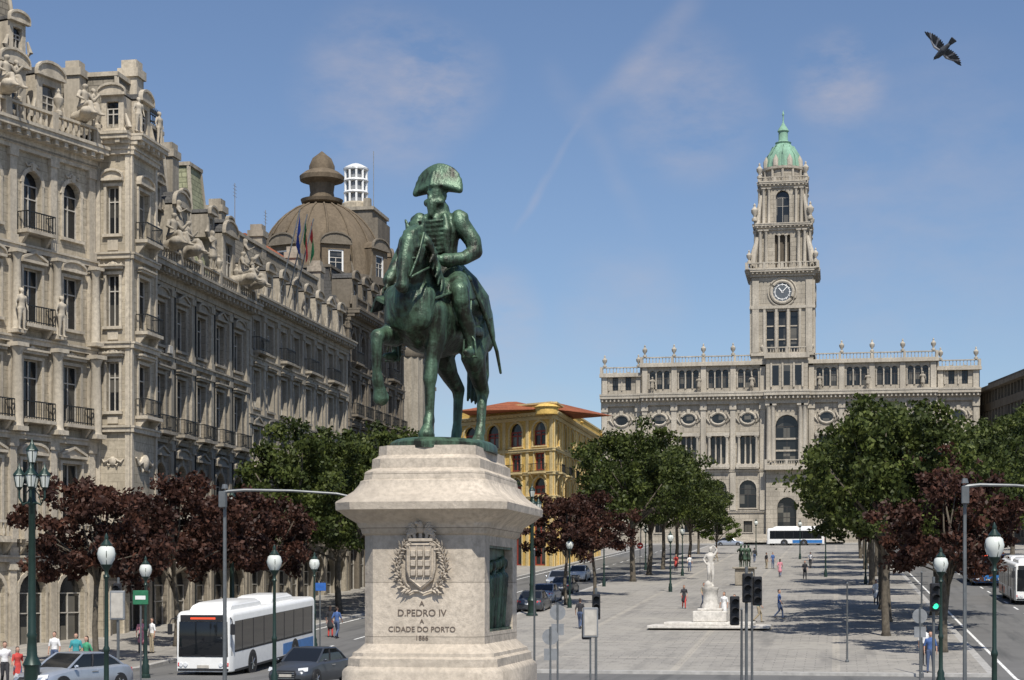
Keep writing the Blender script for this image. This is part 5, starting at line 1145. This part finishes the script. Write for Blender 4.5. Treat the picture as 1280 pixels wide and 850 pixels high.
P(905,106,-2.0,'stand',True,'c_white','c_white'); P(958,186,.6,'stand',False,'c_black','c_khaki'); P(966,186,-.9,'stand',False,'c_blue','c_jeans'); P(1006,160,-1.4,'walk',False,'c_black','c_black'); P(1013,186,-1.7,'walk',False,'c_white','c_black'); P(862,180,-1.4,'walk',False,'c_white','c_jeans')
P(845,182,-1.4,'walk',True,'c_red','c_black'); P(975,165,1.5,'walk',True,'c_pink','c_jeans'); P(943,205,1.5,'walk',False,'c_black','c_jeans'); P(895,210,0,'walk',False,'c_blue','c_khaki'); P(1163,73,-1.5,'stand',False,'c_blue','c_jeans'); P(1156,76,1.5,'walk',False,'c_white','c_black')
P(1095,120,-1.5,'walk',True,'c_white','c_black'); P(725,100,1.5,'walk',False,'c_black','c_jeans')

# ------------------------------------------------------------------ pigeon
bx,by=S(1179,30); bz_=(730-63)*30/2200+CZ
sg=[]; c([((.13,0,0),.045),((.0,0,-.01),(.062,.055)),((-.12,0,0),.035)],'p'); c([((.14,0,.01),.035),((.19,0,.03),.028)],'h'); c([((.215,0,.025),.01),((.24,0,.018),.005)],'h'); c([((-.13,0,0),(.03,.012)),((-.26,0,.0),(.065,.008))],'p')
me=skin_figure('pigeon_body',sg,.008,{'p':'pigeon_grey','h':'pigeon_grey'},(),2)
e=bpy.data.objects.new('pigeon',None); scene.collection.objects.link(e); o=bpy.data.objects.new('body',me); scene.collection.objects.link(o); o.parent=e
mb=MB()
for s,lift in ((1,.45),(-1,.10)):
    for k in range(11):
        t=k/10; r0=.04+.20*t; ang=math.radians(95-115*t*.8)
        base=Vector((.04-.02*t,s*r0,r0*lift)); d=Vector((-math.sin(ang)*1.0,s*math.cos(ang)*.9,math.cos(ang)*lift*.6)).normalized(); L=.12+.07*t
        up=Vector((0,0,.004)); sd=Vector((math.cos(ang),s*math.sin(ang)*.6,0)).normalized()*.022
        mb.loft('pigeon_grey' if k%4 else 'pigeon_light',I3,[[tuple(base-sd),tuple(base+sd),tuple(base+sd+up),tuple(base-sd+up)],[tuple(base+d*L*.7-sd),tuple(base+d*L*.7+sd),tuple(base+d*L*.7+sd+up),tuple(base+d*L*.7-sd+up)],[tuple(base+d*L-sd*.3),tuple(base+d*L+sd*.3),tuple(base+d*L+sd*.3+up*.5),tuple(base+d*L-sd*.3+up*.5)]])
    mb.tube('pigeon_light',I3,[(.04,s*.02,.02),(.07,s*.14,.02+.1*lift),(.03,s*.28,.28*lift)],[.028,.022,.008],6)
w_=mb.finish('wings'); w_.parent=e
rgt=Vector((cT,sT,0)); fwd=Vector((-sT,cT,0)); upv=Vector((0,0,1))
Yv=(-rgt*.80+upv*.55-fwd*.25).normalized(); Xv=(-rgt*.35-upv*.55+fwd*.55); Xv=(Xv-Yv*Xv.dot(Yv)).normalized(); Zv=Xv.cross(Yv)
M=Matrix((Xv,Yv,Zv)).transposed()
e.rotation_euler=M.to_euler(); e.location=(bx,by,bz_); e.scale=(1.0,)*3

# ------------------------------------------------------------------ sky, sun, camera
EL=math.radians(55); azs=math.radians(20)
sd=Vector((math.sin(azs)*math.cos(EL),-math.cos(azs)*math.cos(EL),math.sin(EL)))
w=bpy.data.worlds.new("World"); scene.world=w; w.use_nodes=True; nt=w.node_tree; nt.nodes.clear()
out=nt.nodes.new('ShaderNodeOutputWorld'); bg=nt.nodes.new('ShaderNodeBackground'); sky=nt.nodes.new('ShaderNodeTexSky'); sky.sky_type='NISHITA'; sky.sun_disc=False
sky.sun_elevation=EL; sky.sun_rotation=math.atan2(sd.x,sd.y); sky.altitude=100; sky.air_density=1.0; sky.dust_density=.6; sky.ozone_density=2.2
bg.inputs[1].default_value=.10
tc=nt.nodes.new('ShaderNodeTexCoord'); dirv=tc.outputs['Generated']
def VD(u,v):
    l=(u-640)/FP; return Vector((-sT+cT*l,cT+sT*l,(730-v)/FP)).normalized()
mp=nt.nodes.new('ShaderNodeMapping'); mp.inputs['Scale'].default_value=(1,1,2.2); nt.links.new(dirv,mp.inputs['Vector']); mp.inputs['Rotation'].default_value=(.3,.5,.2)
WISP=ramp(nt,noise(nt,mp.outputs[0],16,6,.6),.36,.72); WARP=noise(nt,dirv,9,3)
def mth(op,a,b_,c_=None):
    m=nt.nodes.new('ShaderNodeMath'); m.operation=op
    for s_,v_ in zip(m.inputs,(a,b_,c_)):
        if v_ is None: continue
        if isinstance(v_,(int,float)): s_.default_value=v_
        else: nt.links.new(v_,s_)
    return m.outputs[0]
def contrail(p,q,width,strength):
    a,b_=VD(*p),VD(*q); n=a.cross(b_).normalized(); m=(a+b_).normalized(); half=a.angle(b_)/2
    d=nt.nodes.new('ShaderNodeVectorMath'); d.operation='DOT_PRODUCT'; nt.links.new(dirv,d.inputs[0]); d.inputs[1].default_value=n
    s=mth('ABSOLUTE',mth('ADD',d.outputs['Value'],mth('MULTIPLY_ADD',WARP,.03,-.015)),0)
    mr=nt.nodes.new('ShaderNodeMapRange'); mr.interpolation_type='SMOOTHSTEP'; nt.links.new(s,mr.inputs[0]); mr.inputs[1].default_value=0; mr.inputs[2].default_value=width; mr.inputs[3].default_value=strength; mr.inputs[4].default_value=0
    d2=nt.nodes.new('ShaderNodeVectorMath'); d2.operation='DOT_PRODUCT'; nt.links.new(dirv,d2.inputs[0]); d2.inputs[1].default_value=m
    m2=nt.nodes.new('ShaderNodeMapRange'); m2.interpolation_type='SMOOTHSTEP'; nt.links.new(d2.outputs['Value'],m2.inputs[0]); m2.inputs[1].default_value=math.cos(half*1.15); m2.inputs[2].default_value=math.cos(half*.5)
    return mth('MULTIPLY',mth('MULTIPLY',mr.outputs[0],m2.outputs[0]),mth('MULTIPLY_ADD',WISP,.7,.3))
def blob(u,v,r,strength):
    d=nt.nodes.new('ShaderNodeVectorMath'); d.operation='DOT_PRODUCT'; nt.links.new(dirv,d.inputs[0]); d.inputs[1].default_value=VD(u,v)
    m2=nt.nodes.new('ShaderNodeMapRange'); m2.interpolation_type='SMOOTHSTEP'; nt.links.new(d.outputs['Value'],m2.inputs[0]); m2.inputs[1].default_value=math.cos(r/FP); m2.inputs[2].default_value=1; m2.inputs[4].default_value=strength
    return mth('MULTIPLY',m2.outputs[0],WISP)
f=mth('ADD',contrail((645,290),(735,140),.004,.2),contrail((725,160),(870,-20),.012,.22)); f=mth('ADD',f,contrail((690,80),(800,300),.010,.16))
for bb in ((480,115,130,.45),(560,100,80,.35),(860,135,110,.42),(1045,98,70,.5),(620,390,70,.35),(780,380,100,.22),(1150,260,230,.2),(620,500,140,.2)): f=mth('ADD',f,blob(*bb))
tint=mixc(nt,1.0,sky.outputs[0],(.95,.97,1.06),'MULTIPLY')
c=mixc(nt,f,tint,(5.6,5.2,5.5)); nt.links.new(c,bg.inputs[0]); nt.links.new(bg.outputs[0],out.inputs[0])
sl=bpy.data.lights.new('sun','SUN'); sl.energy=5.0; sl.angle=math.radians(.5); sl.color=(1,.945,.85); so=bpy.data.objects.new('sun',sl); scene.collection.objects.link(so)
so.rotation_euler=sd.to_track_quat('Z','Y').to_euler()
cam=bpy.data.cameras.new('camera'); co=bpy.data.objects.new('camera',cam); scene.collection.objects.link(co); scene.camera=co
cam.sensor_width=36; cam.lens=36*FP/1280; cam.shift_y=(730-425)/1280; cam.clip_end=4000; cam.clip_start=.5
co.location=(0,0,CZ); co.rotation_euler=(math.pi/2,0,TH)
scene.view_settings.view_transform='Standard'; scene.view_settings.look='None'; scene.view_settings.exposure=0
